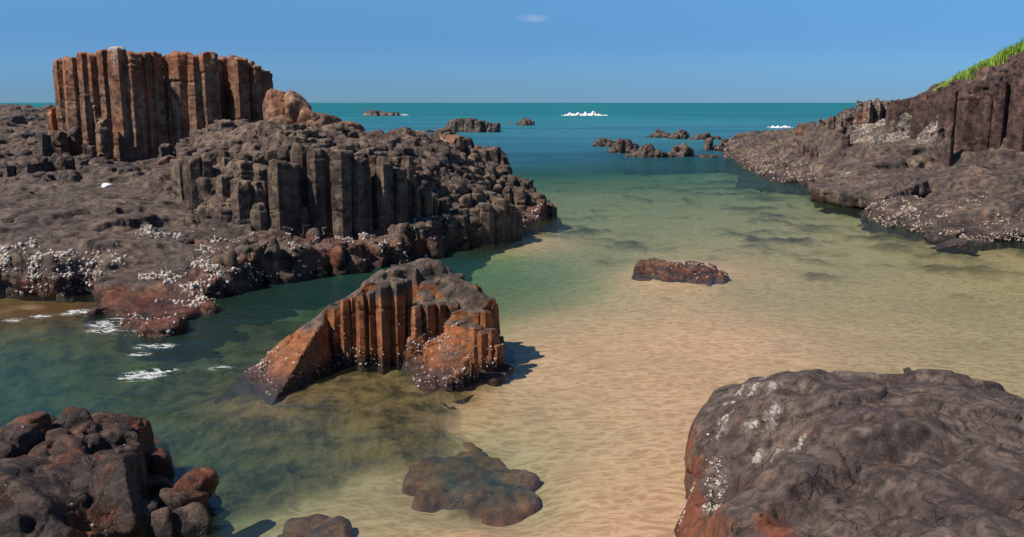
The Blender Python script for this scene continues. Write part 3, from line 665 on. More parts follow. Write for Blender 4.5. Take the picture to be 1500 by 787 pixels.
# tail of the outcrop
def quick_rock(name, label, cat, foot, ctrl, mat, res, voxel, cell, seed, attrs, group=None, parent=None, part='rock_body', colw=None, pad=0.9, zb=-1.5, c=0.2, d1=0.04, d2=0.018, strat=0.0, post=None, fs=.55, fz=.16, **kw):
    P = np.array([f[:2] for f in foot]); dom = (P[:, 0].min()-pad, P[:, 0].max()+pad, P[:, 1].min()-pad, P[:, 1].max()+pad)
    X, Y, Z = rock_field(Surf(ctrl, c=c), dom, res, foot, cell=cell, seed=seed, colw=colw, zb=zb, post=post, **kw)
    V, F = solid_from_grid(X, Y, Z, zb)
    root = parent or thing(name, label, cat, group)
    ob = make_rock(part, mat, root, V, F, voxel, d1=d1, d2=d2, attrs=attrs, seed=seed, strat=strat, zcut=zb+0.25, fs=fs, fz=fz)
    return root, ob
tail_foot = [G(735, 335), G(770, 326), G(800, 321), G(806, 311), G(798, 298), np.array([1.1, 29, 0]), np.array([-0.8, 30.5, 0]), np.array([-3.5, 29, 0]), np.array([-2.2, 24, 0])]
ctrl = [W(*q) for q in [(740,322,22.8),(770,310,23.0),(798,305,23.4),(745,300,23.3),(790,290,24.2),(745,270,24.2),(765,272,25.0),(728,232,25.5),(735,252,24.8),(700,222,26),(690,216,27),(715,245,25.0),(640,203,27),(650,230,25)]]+[np.array(q) for q in [(-1.5,29,.8),(0.3,28,.4)]]
ctrl += behind([W(*q) for q in [(728,232,25.5),(745,256,25.0),(765,268,25.0),(790,288,24.2),(798,297,23.9),(700,222,26)]], [(.5, .35), (1.3, 1.1), (3, 1.6)])
a_t = A4(rust=lambda co, no: 0.3+0.4*sst(0.6, 0.2, co[:, 2]), red=lambda co, no: 0.25+0.5*sst(0.7, 0.2, co[:, 2]))
tail, tb = quick_rock('rock_point', 'reddish stepped end of the left outcrop tapering down to the sea', 'rock point', tail_foot, ctrl, M_ROCK, 0.04, 0.045, 0.42, 21, a_t, colw=lambda X, Y, s: np.clip(0.5+sst(.3, 1, s), 0, .95), jit=0.2, groove=0.08, dome=.0, tau=.03, facet=.35, fsize=1.5)
S_t = Surf(ctrl, c=.2); column_field('column_heads', tail, M_WALL, S_t, lambda x, y: sdist(np.array([x]), np.array([y]), tail_foot)[0] < -.45, (-4, 2, 22, 30), .40, 5000, A_blk, jit=.12, lift=-.02, am=1, dz=.08)
traced(tail, row(655, 735, 205, 226, 250, 260, 25.3, 25.2, 16, 26, 11, 7)+row(690, 772, 246, 268, 290, 305, 23.9, 24.0, 16, 28, 12, 10)+row(735, 800, 274, 300, 318, 326, 22.9, 23.3, 15, 24, 13, 8),
  M_ROCK, dict(rust=lambda co, no: .3+.35*sst(.7, .2, co[:, 2]), red=lambda co, no: .4*sst(.6, .2, co[:, 2]), pale=.08, wet=lambda co, no: sst(.2, .05, co[:, 2])), 800, am=1.0, dz=.045, widen=1.3, ratio=1.5, under=.8, rvar=25, name='column_block', cap=.2)
barnacles(tail, [tb], lambda co, no: sst(0.6, 0.3, co[:, 2])*(0.1+pn_(co, 2.5))*(no[:, 1] < .3), 500, 0.013, 0.04, 7)

# rusty boulders behind the wall
# humps on the back of the outcrop
hb_foot = [W(560, 225, 22.5)*[1, 1, 0], W(640, 225, 22.5)*[1, 1, 0], W(690, 235, 23)*[1, 1, 0], W(690, 220, 26)*[1, 1, 0], W(560, 205, 25.5)*[1, 1, 0]]
ctrl = [W(*q) for q in [(565,212,23),(600,194,23.6),(575,200,23.6),(625,205,23.6),(660,205,24),(680,215,24),(610,215,22.9),(650,225,22.9)]]
hump, hbb = quick_rock('x', '', '', hb_foot, ctrl, M_STACK, 0.045, 0.045, 0.5, 33, A4(rust=lambda co, no: 0.5+0*co[:, 0], wet=zero), parent=wall, part='back_hump', colw=lambda X, Y, s: 0.7+0*X, jit=0.15, groove=0.08, edge_noise=0.1, drop=4)

# ------------------------------------------------------------------ tall column stack
stack = thing('basalt_column_stack', 'tall upright bundle of reddish brown basalt columns rising above the horizon', 'column stack')
Yf = 26.0
# (left px, right px, top py, foot py, depth of its front face)
cols = [(66,80,162,195,27.3),(75,91,90,200,26.9),(89,109,84,205,26.6),(108,125,81,213,26.35),(124,139,82,213,26.45),(137,156,76,214,26.4),(154,177,71,238,25.7),(175,201,79,238,25.8),(199,217,79,222,26.05),(214,231,79,222,26.2),
        (229,243,83,215,27.1),(239,250,82,215,26.4),(247,274,80,216,26.35),(272,288,80,222,26.2),(286,312,79,222,26.2),(310,322,88,200,27.8),(316,336,86,185,28.0),(332,357,85,182,27.5),(354,368,92,182,27.9),(365,378,98,182,27.7),(374,391,103,182,27.9)]
for k_, (a, c_, tp, ft, y) in enumerate(cols):
    w = (c_-a)/FPX*y*1.36; dp_ = max(w*.8, 0.45); P0 = W((a+c_)/2, tp, y); z1 = P0[2]; z0 = W((a+c_)/2, ft, y)[2]-0.5
    me = column_mesh(P0[0], y+dp_*0.45, w, dp_, z0, z1, 100+k_, rot=math.radians(-80+random.Random(k_).uniform(-14, 14)), chip=.55, cap=.08)
    co = get_co(me)
    attr(me, 'rust', 0.46+0.30*sst(z1-1.6, z1-.1, co[:, 2])+0.15*fbm(co, .7, 2, k_)-0.25*sst(2.1, 1.5, co[:, 2])); attr(me, 'red', 0.05+0*co[:, 0]); attr(me, 'wet', 0*co[:, 0])
    pal = 0.1+0*co[:, 0]
    if k_ == 6: pal = pal+0.9*sst(z1-.12, z1, co[:, 2])+0.6*sst(z1-1.6, z1-.2, co[:, 2])*np.exp(-((co[:, 0]-P0[0]-.0)/.05)**2)
    if k_ == 20: pal = pal+0.9*sst(z1-.1, z1, co[:, 2])
    attr(me, 'pale', pal)
    link('column', me, M_STACK, stack)
# rows filling the stack behind the faces that show
k_ = 200
for y in (27.3, 28.0, 28.7):
    for px in range(90 if y < 28.5 else 110, 316 if y < 28 else 385, 21):
        if px > 300 and y < 28.5: continue
        P0 = W(px+random.Random(k_).uniform(-4, 4), 84+abs(px-170)*0.03+max(0, px-335)*.3, y); 
        me = column_mesh(P0[0], y+.3, .62, .8, 1.2, P0[2]-.05, k_, rot=.3); co = get_co(me)
        for nme, v in (('rust', .55), ('red', 0), ('wet', 0), ('pale', .1)): attr(me, nme, v+0*co[:, 0])
        link('column', me, M_STACK, stack); k_ += 1
# broken column stubs before the stack
stubs = [(136,156,177,236,25.2),(68,92,195,226,25.2),(94,114,192,222,25.6),(50,70,200,240,24.6),(18,50,234,272,21.6),(50,68,233,268,22.0),(68,100,231,256,22.2),(100,124,234,256,22.4),(0,18,240,270,21.6),(117,136,215,232,24.8),(226,250,214,232,24.6),(250,276,214,230,24.8),(126,150,238,256,23.0)]
for k_, (a, c_, tp, ft, y) in enumerate(stubs):
    w = (c_-a)/FPX*y*1.1; P0 = W((a+c_)/2, tp, y)
    me = column_mesh(P0[0], y+w*.45, w, w*1.1, W(a, ft, y)[2]-0.6, P0[2], 300+k_, rot=random.Random(k_+50).uniform(0, 1), cap=.15); co = get_co(me)
    for nme, v in (('rust', .35 if k_ in (0, 1, 2, 10, 11) else .1), ('red', 0), ('wet', 0), ('pale', .1)): attr(me, nme, v+0*co[:, 0])
    link('column_stub', me, M_STACK if k_ in (0,) else M_ROCK, stack if k_ == 0 else shelf)

# ------------------------------------------------------------------ loose stones
def stone(name, label, cat, c, r, seed, mat, group=None, sharp=11, rust=.3, flat=0.7, rot=0, red=0.1, pale=0.05, wetf=None, sub=48, ang_=0.35):
    nu, nv = sub*2, sub; th = np.linspace(0.001, math.pi-.001, nv); ph = np.arange(nu)/nu*2*math.pi
    T, Ph = np.meshgrid(th, ph, indexing='ij'); d = np.stack([np.sin(T)*np.cos(Ph), np.sin(T)*np.sin(Ph), np.cos(T)], -1).reshape(-1, 3)
    rng = np.random.default_rng(seed)
    # planes chopped off a ball make a block with faces; power mean softens its edges
    N = rng.normal(size=(13 if sharp < 15 else 9, 3)); N /= np.linalg.norm(N, axis=1)[:, None]; h = 0.72+0.25*rng.random(len(N))
    s = np.clip(d@N.T, 0, None)/h[None]; rad = 1/((s**sharp).sum(1)+1e-3)**(1/sharp)
    rad = np.minimum(rad, 1.25 if sharp < 15 else 1.5)
    V = d*rad[:, None]; V = V*(1+0.06*fbm(d, 2.2, 4, seed)[:, None]+0.02*ridged(d, 6, 2, seed)[:, None])
    V = V*np.array(r); V[:, 2] *= flat
    ca, sa = math.cos(rot), math.sin(rot); V = np.column_stack([V[:, 0]*ca-V[:, 1]*sa, V[:, 0]*sa+V[:, 1]*ca, V[:, 2]])+np.array(c)
    i = np.arange(nv-1)[:, None]*nu; j = np.arange(nu)[None]; j2 = (j+1) % nu
    F = np.stack([i+j, i+nu+j, i+nu+j2, i+j2], -1).reshape(-1, 4)
    me = new_mesh(name, V, F); smooth(me); co = get_co(me); no = get_no(me)
    attr(me, 'rust', rust+0*co[:, 0]); attr(me, 'red', red+0*co[:, 0]); attr(me, 'pale', pale+0*co[:, 0])
    attr(me, 'wet', wetf(co, no) if wetf else sst(.2, .03, co[:, 2]))
    return tag(link(name, me, mat), label, cat, group)
def rusty_blocks():
    root = thing('rusty_boulders', 'heap of rust coloured broken blocks just right of the tall stack', 'boulders')
    for k, (px, py, y, rx, ry, rz_, rot) in enumerate([(408,164,26.5,.36,.4,.62,.3),(434,166,26.3,.34,.4,.55,1.1),(455,182,26.1,.36,.4,.45,.2),(402,200,26.0,.6,.5,.6,.2),(470,192,26.2,.62,.5,.42,.7),(505,197,26.2,.55,.5,.36,2.0),(533,206,26.1,.45,.45,.3,.5),(450,208,25.8,.7,.5,.45,1.6)]):
        o_ = stone('rock_block', None, None, W(px, py, y), (rx, ry, rz_), 900+k, M_STACK, rust=.45, flat=1, rot=rot, wetf=zero, sharp=34); o_.parent = root
rusty_blocks()
c = W(245, 243, 23.4); stone('boulder', 'small pale tan boulder resting at the foot of the tall column stack', 'boulder', c+[0, .2, 0], (.26, .24, .33), 4, M_STACK, rust=.55, flat=1, wetf=zero, pale=.35)
c = W(157, 272, 20.3); stone('white_lump', 'small bright white lump lying on the dark rock shelf below the stack', 'debris', c+[0, 0, 0], (.13, .1, .09), 6, M_WHITE, sub=20, wetf=zero)

# ------------------------------------------------------------------ rocks far left
fl_foot = [G(-300, 207), G(0, 206), G(40, 205), G(68, 203), G(90, 203), np.array([-42, 100, 0]), np.array([-120, 100, 0])]
ctrl = [W(*q) for q in [(-300,190,80),(0,192,82),(40,190,82),(68,192,84),(0,172,90),(30,160,95),(60,165,95),(10,152,105),(-100,152,100),(-300,155,100),(80,175,92)]]
a_f = A4(rust=lambda co, no: .1+.3*sst(1, .2, co[:, 2]), pale=lambda co, no: .3+0*co[:, 0])
quick_rock('rock_reef', 'low grey reef of broken rock far away at the left edge beyond the water', 'reef', fl_foot, ctrl, M_FAR, 0.16, 0.18, 1.5, 41, a_f, jit=.4, groove=.2, rough=.35, warp=.4, edge_noise=1.2, colw=lambda X, Y, s: 0.8+0*X, pad=2, c=1, d1=.15, d2=.1)

# ------------------------------------------------------------------ middle boulder
mb_foot = [G(347, 553), G(368, 572), G(400, 583), G(428, 565), G(470, 550), G(530, 545), G(590, 540), G(612, 562), G(622, 592), G(655, 588), G(700, 570), G(738, 547), G(740, 525),
           G(735, 470, -.1), G(690, 440, -.1), G(600, 433, -.1), G(500, 465, -.1), G(400, 515, -.1)]
ctrl = [W(*q) for q in [
 (360,548,9.6),(385,520,9.75),(420,484,9.95),(460,458,10.15),(500,436,10.35),(550,409,10.55),(600,387,10.7),(635,381,10.75),(652,398,10.75),
 (400,575,9.0),(415,545,9.35),(440,510,9.6),(465,475,9.9),(484,446,10.15),
 (500,445,10.3),(523,436,10.33),(548,426,10.36),(575,418,10.4),(600,415,10.42),(618,423,10.45),(560,405,10.45),
 (450,550,9.55),(480,540,9.9),(500,535,10.1),(530,530,10.15),(560,528,10.17),(590,527,10.2),
 (605,452,10.1),(620,447,10.12),(650,447,10.12),(680,447,10.1),(655,416,10.55),(700,425,10.5),(716,434,10.4),(645,447,10.32),(636,436,10.42),
 (605,520,9.9),(615,540,9.7),(625,500,9.92),(650,498,9.8),(675,478,9.95),(698,462,10.05),
 (640,530,9.45),(630,570,8.95),(655,570,9.05),(690,520,9.6),(715,470,10.1),(728,490,10.0),(700,550,9.4),(725,535,9.65)]]
ctrl += behind([W(*q) for q in [(385,520,9.75),(420,484,9.95),(460,458,10.15),(500,436,10.35),(550,409,10.55),(600,387,10.7),(635,381,10.75),(652,398,10.75),(700,425,10.5),(716,434,10.4)]], [(.3, .16), (.75, .75)])
S_m = Surf(ctrl, c=0.04)
def plane3(a, b_, c_):
    n = np.cross(b_-a, c_-a); return lambda X, Y: a[2]-(n[0]*(X-a[0])+n[1]*(Y-a[1]))/n[2]
_L1, _L2, _T, _B1 = G(345, 553), G(402, 585), W(491, 438, 10.25), W(385, 520, 9.8)
_PL = plane3(_L2, _T, _B1); _PR = plane3(_L2, _T, G(452, 560)); _PB = plane3(_L1, _T, _B1+[0, .6, -.5])
def wedge(X, Y, Z):
    w = np.minimum(np.minimum(_PL(X, Y), _PR(X, Y)), _PB(X, Y)); w = w+.025*fbm(p2(X, Y), 2.5, 3, 8).reshape(X.shape)
    m_ = sst(_T[0]+.02, _T[0]-.1, X); return Z*(1-m_)+w*m_
def colw_m(X, Y, s): return np.clip(sst(0.6, 1.5, s)+0.1, 0, 0.96)*sst(-2.35, -2.15, X)*1.0+0.0
P = np.array([f[:2] for f in mb_foot]); dom = (P[:, 0].min()-.6, P[:, 0].max()+.6, P[:, 1].min()-.6, P[:, 1].max()+.6)
Xg, Yg, Zg = rock_field(S_m, dom, 0.014, mb_foot, cell=0.19, seed=52, colw=colw_m, jit=0.05, dome=0.0, groove=0.03, tau=0.04, rough=0.01, warp=0.04, facet=.10, fsize=.8, edge_noise=0.10, drop=2.5, post=wedge, zb=-1.0)
V, F = solid_from_grid(Xg, Yg, Zg, -1.0)
mid = thing('columnar_boulder', 'ridged orange brown boulder with a row of short columns in the middle of the pool', 'boulder')
a_m = A4(rust=lambda co, no: .08+.72*(1-sst(.45, .75, no[:, 2])*sst(.35, .6, co[:, 2]+.08*fbm(co, 1.5, 3, 3)))*(1-.9*sst(.8, .95, co[:, 2]+.05*fbm(co, 3, 3, 5)))*sst(-.02, .12, co[:, 2]), red=lambda co, no: .6*sst(.22, .08, co[:, 2]),
         pale=lambda co, no: .05+.3*around([W(640, 420, 10.6)], .15)(co), wet=lambda co, no: sst(.22, .05, co[:, 2]+.05*fbm(co, 4, 2, 5)))
mbb = make_rock('rock_body', M_MID, mid, V, F, 0.017, d1=0.012, s1=2.5, d2=0.006, s2=11, attrs=a_m, seed=52, zcut=-.8, fs=.45, fz=.055)
mcols = traced(mid, [(478,499,452,545,9.98),(495,512,443,545,9.88),(510,522,438,545,9.93),(518,536,432,546,9.86),(534,550,428,545,9.9),(548,572,420,546,9.84),(569,593,416,543,9.88),(590,603,413,540,10.02),(597,619,455,534,9.9),(616,638,452,530,9.95),(634,655,451,520,10.02),(653,674,447,500,10.08),(672,691,443,490,10.15),
  (650,664,556,588,9.02),(662,676,545,584,9.08),(674,688,528,578,9.2),(686,701,510,572,9.32),(699,713,490,566,9.5),(702,722,462,530,9.85),(711,730,488,545,9.72),(722,738,512,550,9.7),(686,708,486,520,9.7)],
  M_MID, a_m, 500, rot=-98, am=.38, dz=.016, widen=1.12, ratio=1.3, under=.45, rvar=10, cap=.14)
msp = around([W(385, 530, 9.6), W(375, 525, 9.7), W(500, 490, 9.95), W(510, 520, 9.9), W(600, 500, 9.95), W(620, 505, 9.95), W(625, 490, 9.9), W(440, 540, 9.5), W(695, 510, 9.9), W(650, 490, 9.9), W(610, 470, 10), W(415, 565, 9.2)], 0.11)
barnacles(mid, [mbb]+mcols, lambda co, no: msp(co)+.12*sst(.35, .1, co[:, 2])*(no[:, 1] < .2), 1500, 0.005, 0.016, 8)

# ------------------------------------------------------------------ small rock in the bay
sr_foot = [G(925, 398), G(935, 404), G(1000, 412), G(1050, 411), G(1066, 403), G(1050, 394), G(935, 388)]
ctrl = [W(*q) for q in [(928,384,15.9),(935,374,16.3),(985,374,16.4),(1038,377,16.4),(1042,385,16.2),(1062,395,15.9),(990,390,15.7),(1030,392,15.7),(950,395,15.7)]]
bay, bb = quick_rock('rock', 'lone flat topped orange rock sitting in shallow water in the middle of the bay', 'rock', sr_foot, ctrl, M_MID, 0.02, 0.022, 0.35, 61,
   A4(rust=lambda co, no: .62+.15*sst(.15, .3, co[:, 2]), wet=lambda co, no: sst(.16, .04, co[:, 2])), jit=.03, rough=.03, edge_noise=.1, d1=.02, d2=.012, pad=.5, drop=5, fs=.4, fz=.1, colw=lambda X, Y, s: .4+0*X)
barnacles(bay, [bb], lambda co, no: (.2+pn_(co, 5))*sst(-.3, .4, co[:, 0]-2.8)*(no[:, 2] < .9), 260, .006, .02, 9)

# ------------------------------------------------------------------ foreground left
fl = [G(-200, 640), G(0, 640), G(110, 616), G(200, 625), G(232, 655), G(262, 700), G(250, 740), G(225, 790), G(120, 860), G(-100, 900), G(-300, 850)]
fl_f = [np.array([p[0], p[1], 0]) for p in fl]
ctrl = [G(*q) for q in [(0,625,.5),(60,612,.5),(120,612,.42),(180,612,.35),(225,635,.25),(240,670,.42),(250,690,.42),(170,680,.5),(100,670,.52),(40,690,.52),(160,650,.48),(200,700,.48),(230,715,.44),
  (0,715,.55),(60,730,.5),(150,735,.48),(190,745,.4),(80,745,.45),(20,750,.42),(120,800,.15),(20,820,.2),(-100,680,.5),(-150,800,.3),(200,790,.05)]]
ctrl += behind([G(*q) for q in [(-100,640,.5),(0,625,.5),(60,612,.5),(120,612,.42),(180,612,.35),(225,635,.25)]], [(.25, .2), (.5, .6)])
def colw_fl(X, Y, s):
    c0 = G(140, 695, .5); dd = np.hypot((X-c0[0])/.8, (Y-c0[1]+.05)/.42); return np.clip(sst(.9, 1.2, dd), 0.06, .97)
a_fl = A4(rust=lambda co, no: .25+.4*sst(.42, .2, co[:, 2])+.25*sst(-2.2, -3.2, co[:, 0]), red=lambda co, no: .35+0*co[:, 0], wet=lambda co, no: np.clip(.35+sst(.25, .1, co[:, 2])+.5*around([G(130, 690, .5)], .5)(co), 0, 1))
fleft, fb = quick_rock('rock_mound', 'dark low mound of rounded column tops in the lower left corner of the photo', 'rock mound', fl_f, ctrl, M_WET, 0.012, 0.015, 0.28, 71, a_fl, colw=colw_fl,
   jit=.05, dome=.06, groove=.06, tau=.05, rough=.03, warp=.07, tilt=.5, fs=.3, fz=.09, edge_noise=.1, d1=.015, d2=.006, pad=.4, zb=-1.3, drop=2.5, c=.1)
barnacles(fleft, [fb], lambda co, no: (pn_(co, 6)**2)*(no[:, 2] > .6), 60, .006, .013, 10)
for k_, (px, py, z, rx, ry, rzz, lab) in enumerate([
   (284,722,.12,.14,.15,.17,'rounded reddish stone standing highest right of the dark corner mound'),
   (258,745,.10,.17,.15,.15,'mottled tan stone leaning between the corner mound and the highest stone'),
   (205,765,.12,.09,.1,.16,'small upright tan stone in front of the corner mound'),
   (232,782,.05,.13,.11,.14,'dark greenish rounded stone below the mottled one at the lower edge'),
   (170,778,.08,.14,.12,.17,'blocky rust red stone in front of the corner mound at the lower edge'),
   (275,785,.0,.09,.13,.18,'thin purplish stone below the highest stone at the lower edge')]):
    stone('stone', lab, 'stone', G(px, py, z)+[0, .05, 0], (rx, ry, rzz), 80+k_, M_WET, 'loose stones beside the corner mound', rust=(.55, .5, .45, .05, .7, .2)[k_], flat=1, red=.35, rot=k_, ang_=0)

# ------------------------------------------------------------------ foreground right boulder
fr_f = [G(998, 840), G(996, 760), G(1000, 705), G(1010, 668), G(1035, 640), G(1090, 630), G(1180, 615), G(1350, 610), G(1500, 640), G(1650, 690), G(1900, 860), G(1900, 1400), G(1300, 1500), G(1030, 1100)]
fr_f = [np.array([p[0], p[1], 0]) for p in fr_f]
ctrl = [G(*q) for q in [
 (1005,740,.15),(1012,680,.25),(1030,625,.45),(1050,600,.55),(1085,575,.68),(1120,568,.76),(1142,560,.82),(1180,551,.95),(1240,546,1.05),(1300,542,1.12),(1350,544,1.12),(1400,550,1.1),(1450,566,1.03),(1500,577,.97),(1600,610,.85),
 (1040,700,.35),(1040,787,.3),(1065,640,.6),(1100,640,.66),(1160,650,.72),(1180,645,.78),(1080,720,.6),(1150,720,.78),(1100,787,.62),(1200,787,.84),(1150,610,.85),(1200,600,1.0),(1180,635,.84),(1230,650,.9),(1300,620,1.1),
 (1250,700,.88),(1280,690,.98),(1350,680,1.1),(1320,735,.92),(1340,725,1.02),(1400,640,1.13),(1450,700,1.12),(1400,787,1.02),(1300,787,.9),(1500,640,1.08),(1500,787,1.05),(1300,900,.85),(1500,950,1.0),(1100,900,.5),(1650,800,.9)]]
ctrl += behind([G(*q) for q in [(1085,575,.68),(1120,568,.76),(1142,560,.82),(1180,551,.95),(1240,546,1.05),(1300,542,1.12),(1350,544,1.12),(1400,550,1.1),(1450,566,1.03),(1500,577,.97),(1600,610,.85)]], [(.3, .15), (.6, .6)])
def post_fr(X, Y, Z):
    # the long crack with its upper lip, and the narrow slot on the left side
    L_ = [G(*q) for q in [(1090,630,.66),(1160,650,.75),(1210,672,.85),(1290,705,.92),(1340,738,.95),(1372,752,.98),(1420,790,1.0)]]
    d = np.full(X.shape, 9.0)
    for a, b_ in zip(L_, L_[1:]):
        e = b_[:2]-a[:2]; t = np.clip(((X-a[0])*e[0]+(Y-a[1])*e[1])/(e@e), 0, 1); d = np.minimum(d, np.hypot(X-a[0]-t*e[0], Y-a[1]-t*e[1]))
    side = np.full(X.shape, -1.0); best = np.full(X.shape, 9.0)
    for a, b_ in zip(L_, L_[1:]):
        e = (b_-a)[:2]; t = np.clip(((X-a[0])*e[0]+(Y-a[1])*e[1])/(e@e), 0, 1); dd = np.hypot(X-a[0]-t*e[0], Y-a[1]-t*e[1])
        cr = e[0]*(Y-a[1])-e[1]*(X-a[0]); m_ = dd < best; best = np.where(m_, dd, best); side = np.where(m_, np.sign(cr), side)
    Z = Z+np.where(side > 0, .07, -.01)*np.exp(-(d/.28)**2)
    Z = Z-0.06*np.exp(-(d/.022)**2)
    a, b_ = G(1046, 800, .33), G(1052, 640, .55); e = (b_-a)[:2]; t = np.clip(((X-a[0])*e[0]+(Y-a[1])*e[1])/(e@e), 0, 1); d = np.hypot(X-a[0]-t*e[0], Y-a[1]-t*e[1])
    return Z-0.07*np.exp(-(d/.018)**2)*(Z > 0)
a_fr = A4(rust=lambda co, no: .22+.6*sst(1.36, 1.16, co[:, 0]-.12*(co[:, 1]-5))+.55*around([G(1140, 775, .7), G(1075, 740, .55)], .18)(co)+.25*around([G(1195, 640, .86), G(1290, 690, .9)], .12)(co), red=lambda co, no: .35*sst(1.6, 1.3, co[:, 0]),
          pale=lambda co, no: .08+.62*around_xy([G(1085, 590, .66), G(1115, 590, .74), G(1130, 610, .75), G(1100, 610, .7), G(1075, 620, .62), G(1130, 640, .7), G(1100, 635, .68), G(1165, 655, .76), G(1150, 672, .75), G(1060, 645, .55), G(1052, 660, .5), G(1051, 700, .42), G(1048, 740, .38), G(1180, 672, .8), G(1145, 565, .84), G(1095, 600, .7), G(1110, 650, .7), G(1140, 655, .73), G(1070, 605, .62), G(1125, 580, .78), G(1060, 630, .57)], .085)(co),
          wet=lambda co, no: sst(.15, .03, co[:, 2]))
fright, frb = quick_rock('boulder', 'huge smooth grey brown boulder with white streaks filling the lower right corner', 'boulder', fr_f, ctrl, M_NEAR, 0.013, 0.016, 0.36, 81, a_fr,
   colw=lambda X, Y, s: .35+0*X, jit=.03, dome=.03, groove=.035, tau=.035, tilt=.2, rough=.01, warp=.05, edge_noise=.05, d1=.005, d2=.004, facet=.15, fsize=1.2, pad=.35, zb=-.8, drop=3, c=.12, post=post_fr, fs=.9, fz=.045)
barnacles(fright, [frb], lambda co, no: around([G(1010, 735, .15), G(1005, 770, .12), G(1003, 760, .1), G(1050, 680, .45), G(1049, 700, .4), G(1048, 720, .38), G(1055, 650, .5), G(1046, 745, .35), G(1015, 720, .2)], .05)(co), 420, .003, .010, 11)

# submerged rocks
for foot, top, sd, lab in [
   ([(598,708),(620,732),(700,742),(788,744),(796,712),(745,680),(700,645),(645,635)], [(640,680,-.08),(680,700,-.03),(740,725,-.06),(640,660,-.12),(700,730,-.06)], 91, 'dark rock lying under clear water below the middle boulder'),
   ([(380,790),(400,768),(460,760),(520,765),(545,800),(500,860),(400,850)], [(430,780,-.05),(480,778,-.04),(450,820,-.02)], 92, 'dark weedy rock under the water at the bottom edge of the photo')]:
    ft = [G(*q, -.12) for q in foot]; ft = [np.array([q[0], q[1], 0]) for q in ft]
    ct = [G(*q) for q in top]
    quick_rock('submerged_rock', lab, 'rock', ft, ct, M_MID, .02, .024, .3, sd, A4(rust=lambda co, no: .75+0*co[:, 0], wet=lambda co, no: 0*co[:, 0]+.3), group='rocks under the water', rough=.06, jit=.05, edge_noise=.06, d1=.03, d2=.015, pad=.5, zb=-1.0, fs=.3, fz=.05,
               post=lambda X, Y, Z: np.where(Z-.03 > -.10, -.04-.06*np.exp(-(Z-.03+.10)/.06), Z-.03), colw=lambda X, Y, s: .6+0*X)

# ------------------------------------------------------------------ right headland
hd_foot = [G(1500, 352), G(1700, 350), np.array([40, 20, 0]), np.array([60, 60, 0]), np.array([30, 75, 0]), np.array([15, 62, 0]), G(1062, 219), G(1070, 232), G(1095, 246), G(1095, 258), G(1130, 266), G(1190, 273), G(1215, 290), G(1262, 300), G(1300, 320), G(1400, 338)]
ctrl = [W(*q) for q in [
 (1070,218,53),(1085,205,52),(1110,206,50),(1140,203,48),(1170,190,46),(1190,182,45),(1230,172,42),(1110,235,43),(1150,245,38),(1180,255,34),(1130,225,44),(1200,240,34),(1200,262,31),
 (1240,200,38),(1250,172,40),(1258,155,40),(1275,150,40),(1305,152,39.5),(1315,170,38),(1280,180,37.5),(1240,215,34),(1300,215,32),(1250,240,30),(1300,246,29.5),(1375,255,26.5),
 (1320,185,36),(1360,190,34),(1400,207,31.3),(1450,206,30.6),(1500,200,30.2),(1600,200,29),(1318,150,36.9),(1350,142,35.4),(1380,134,34.0),(1430,124,32.2),(1460,113,31.7),(1500,101,31.1),(1600,70,30.0),
 (1400,235,27.5),(1500,235,26.5),(1400,260,25),(1500,260,24.2),(1350,290,23.5),(1400,290,22.8),(1500,290,21.8),(1450,310,21.2),(1600,290,21),(1500,320,20.4)]] + [np.array(q) for q in [(20,40,3.2),(21,37,3.6),(28,34,4.6),(17,46,1.8),(18.5,42,2.6),(14,54,.9),(25,60,1.5),(40,40,5),(13.5,48,1.2)]]
P = np.array([f[:2] for f in hd_foot])
ctrl += [np.array([*W(q[0], q[1], q[2])[:2], -.05]) for q in [(1265,272,26.6),(1320,285,25.2),(1240,262,28)]]
S_h = Surf(ctrl, c=.12)
colw_h = lambda X, Y, s: np.clip(sst(.45, 1.1, s)*.95+.02+.5*sst(33, 36, Y), 0, .96)
Xg, Yg, Zg = rock_field(S_h, (6, 32, 18.5, 70), 0.07, hd_foot, cell=0.55, seed=121, colw=colw_h, jit=.16, dome=.0, groove=.08, tau=.04, rough=.08, warp=.25, edge_noise=.5, facet=.09, fsize=3.6, post=strata(.42, -.10, .05, .85, lambda X, Y, Z: sst(2.6, 2.1, Z)*sst(36, 33, Y)*sst(.1, .4, Z), 5))
V, F = solid_from_grid(Xg, Yg, Zg, -1.5)
head = thing('headland', 'long dark headland with a grassy cliff top closing the right side of the bay', 'headland')
a_h = A4(rust=lambda co, no: .2+.25*sst(2.2, 3.0, co[:, 2])*(no[:, 2] < .6)+.25*sst(.5, .1, co[:, 2]), red=lambda co, no: .55*sst(2.0, 2.8, co[:, 2])*(no[:, 2] < .7),
         pale=lambda co, no: .12+.5*around_xy([W(1270, 185, 38), W(1285, 185, 37.5), W(1300, 200, 35), W(1340, 195, 34.5), W(1260, 195, 36.5), W(1370, 200, 32.5)], 1.3)(co)+.12*sst(.7, .3, co[:, 2])+.2*around([W(1180, 185, 45)], 1.)(co))
hb = make_rock('cliff', M_FAR, head, V, F, 0.085, d1=.07, s1=.7, d2=.03, s2=3, attrs=a_h, seed=121, strat=.12, fs=2.2, fz=.05)
_cl = []; _r = random.Random(4)
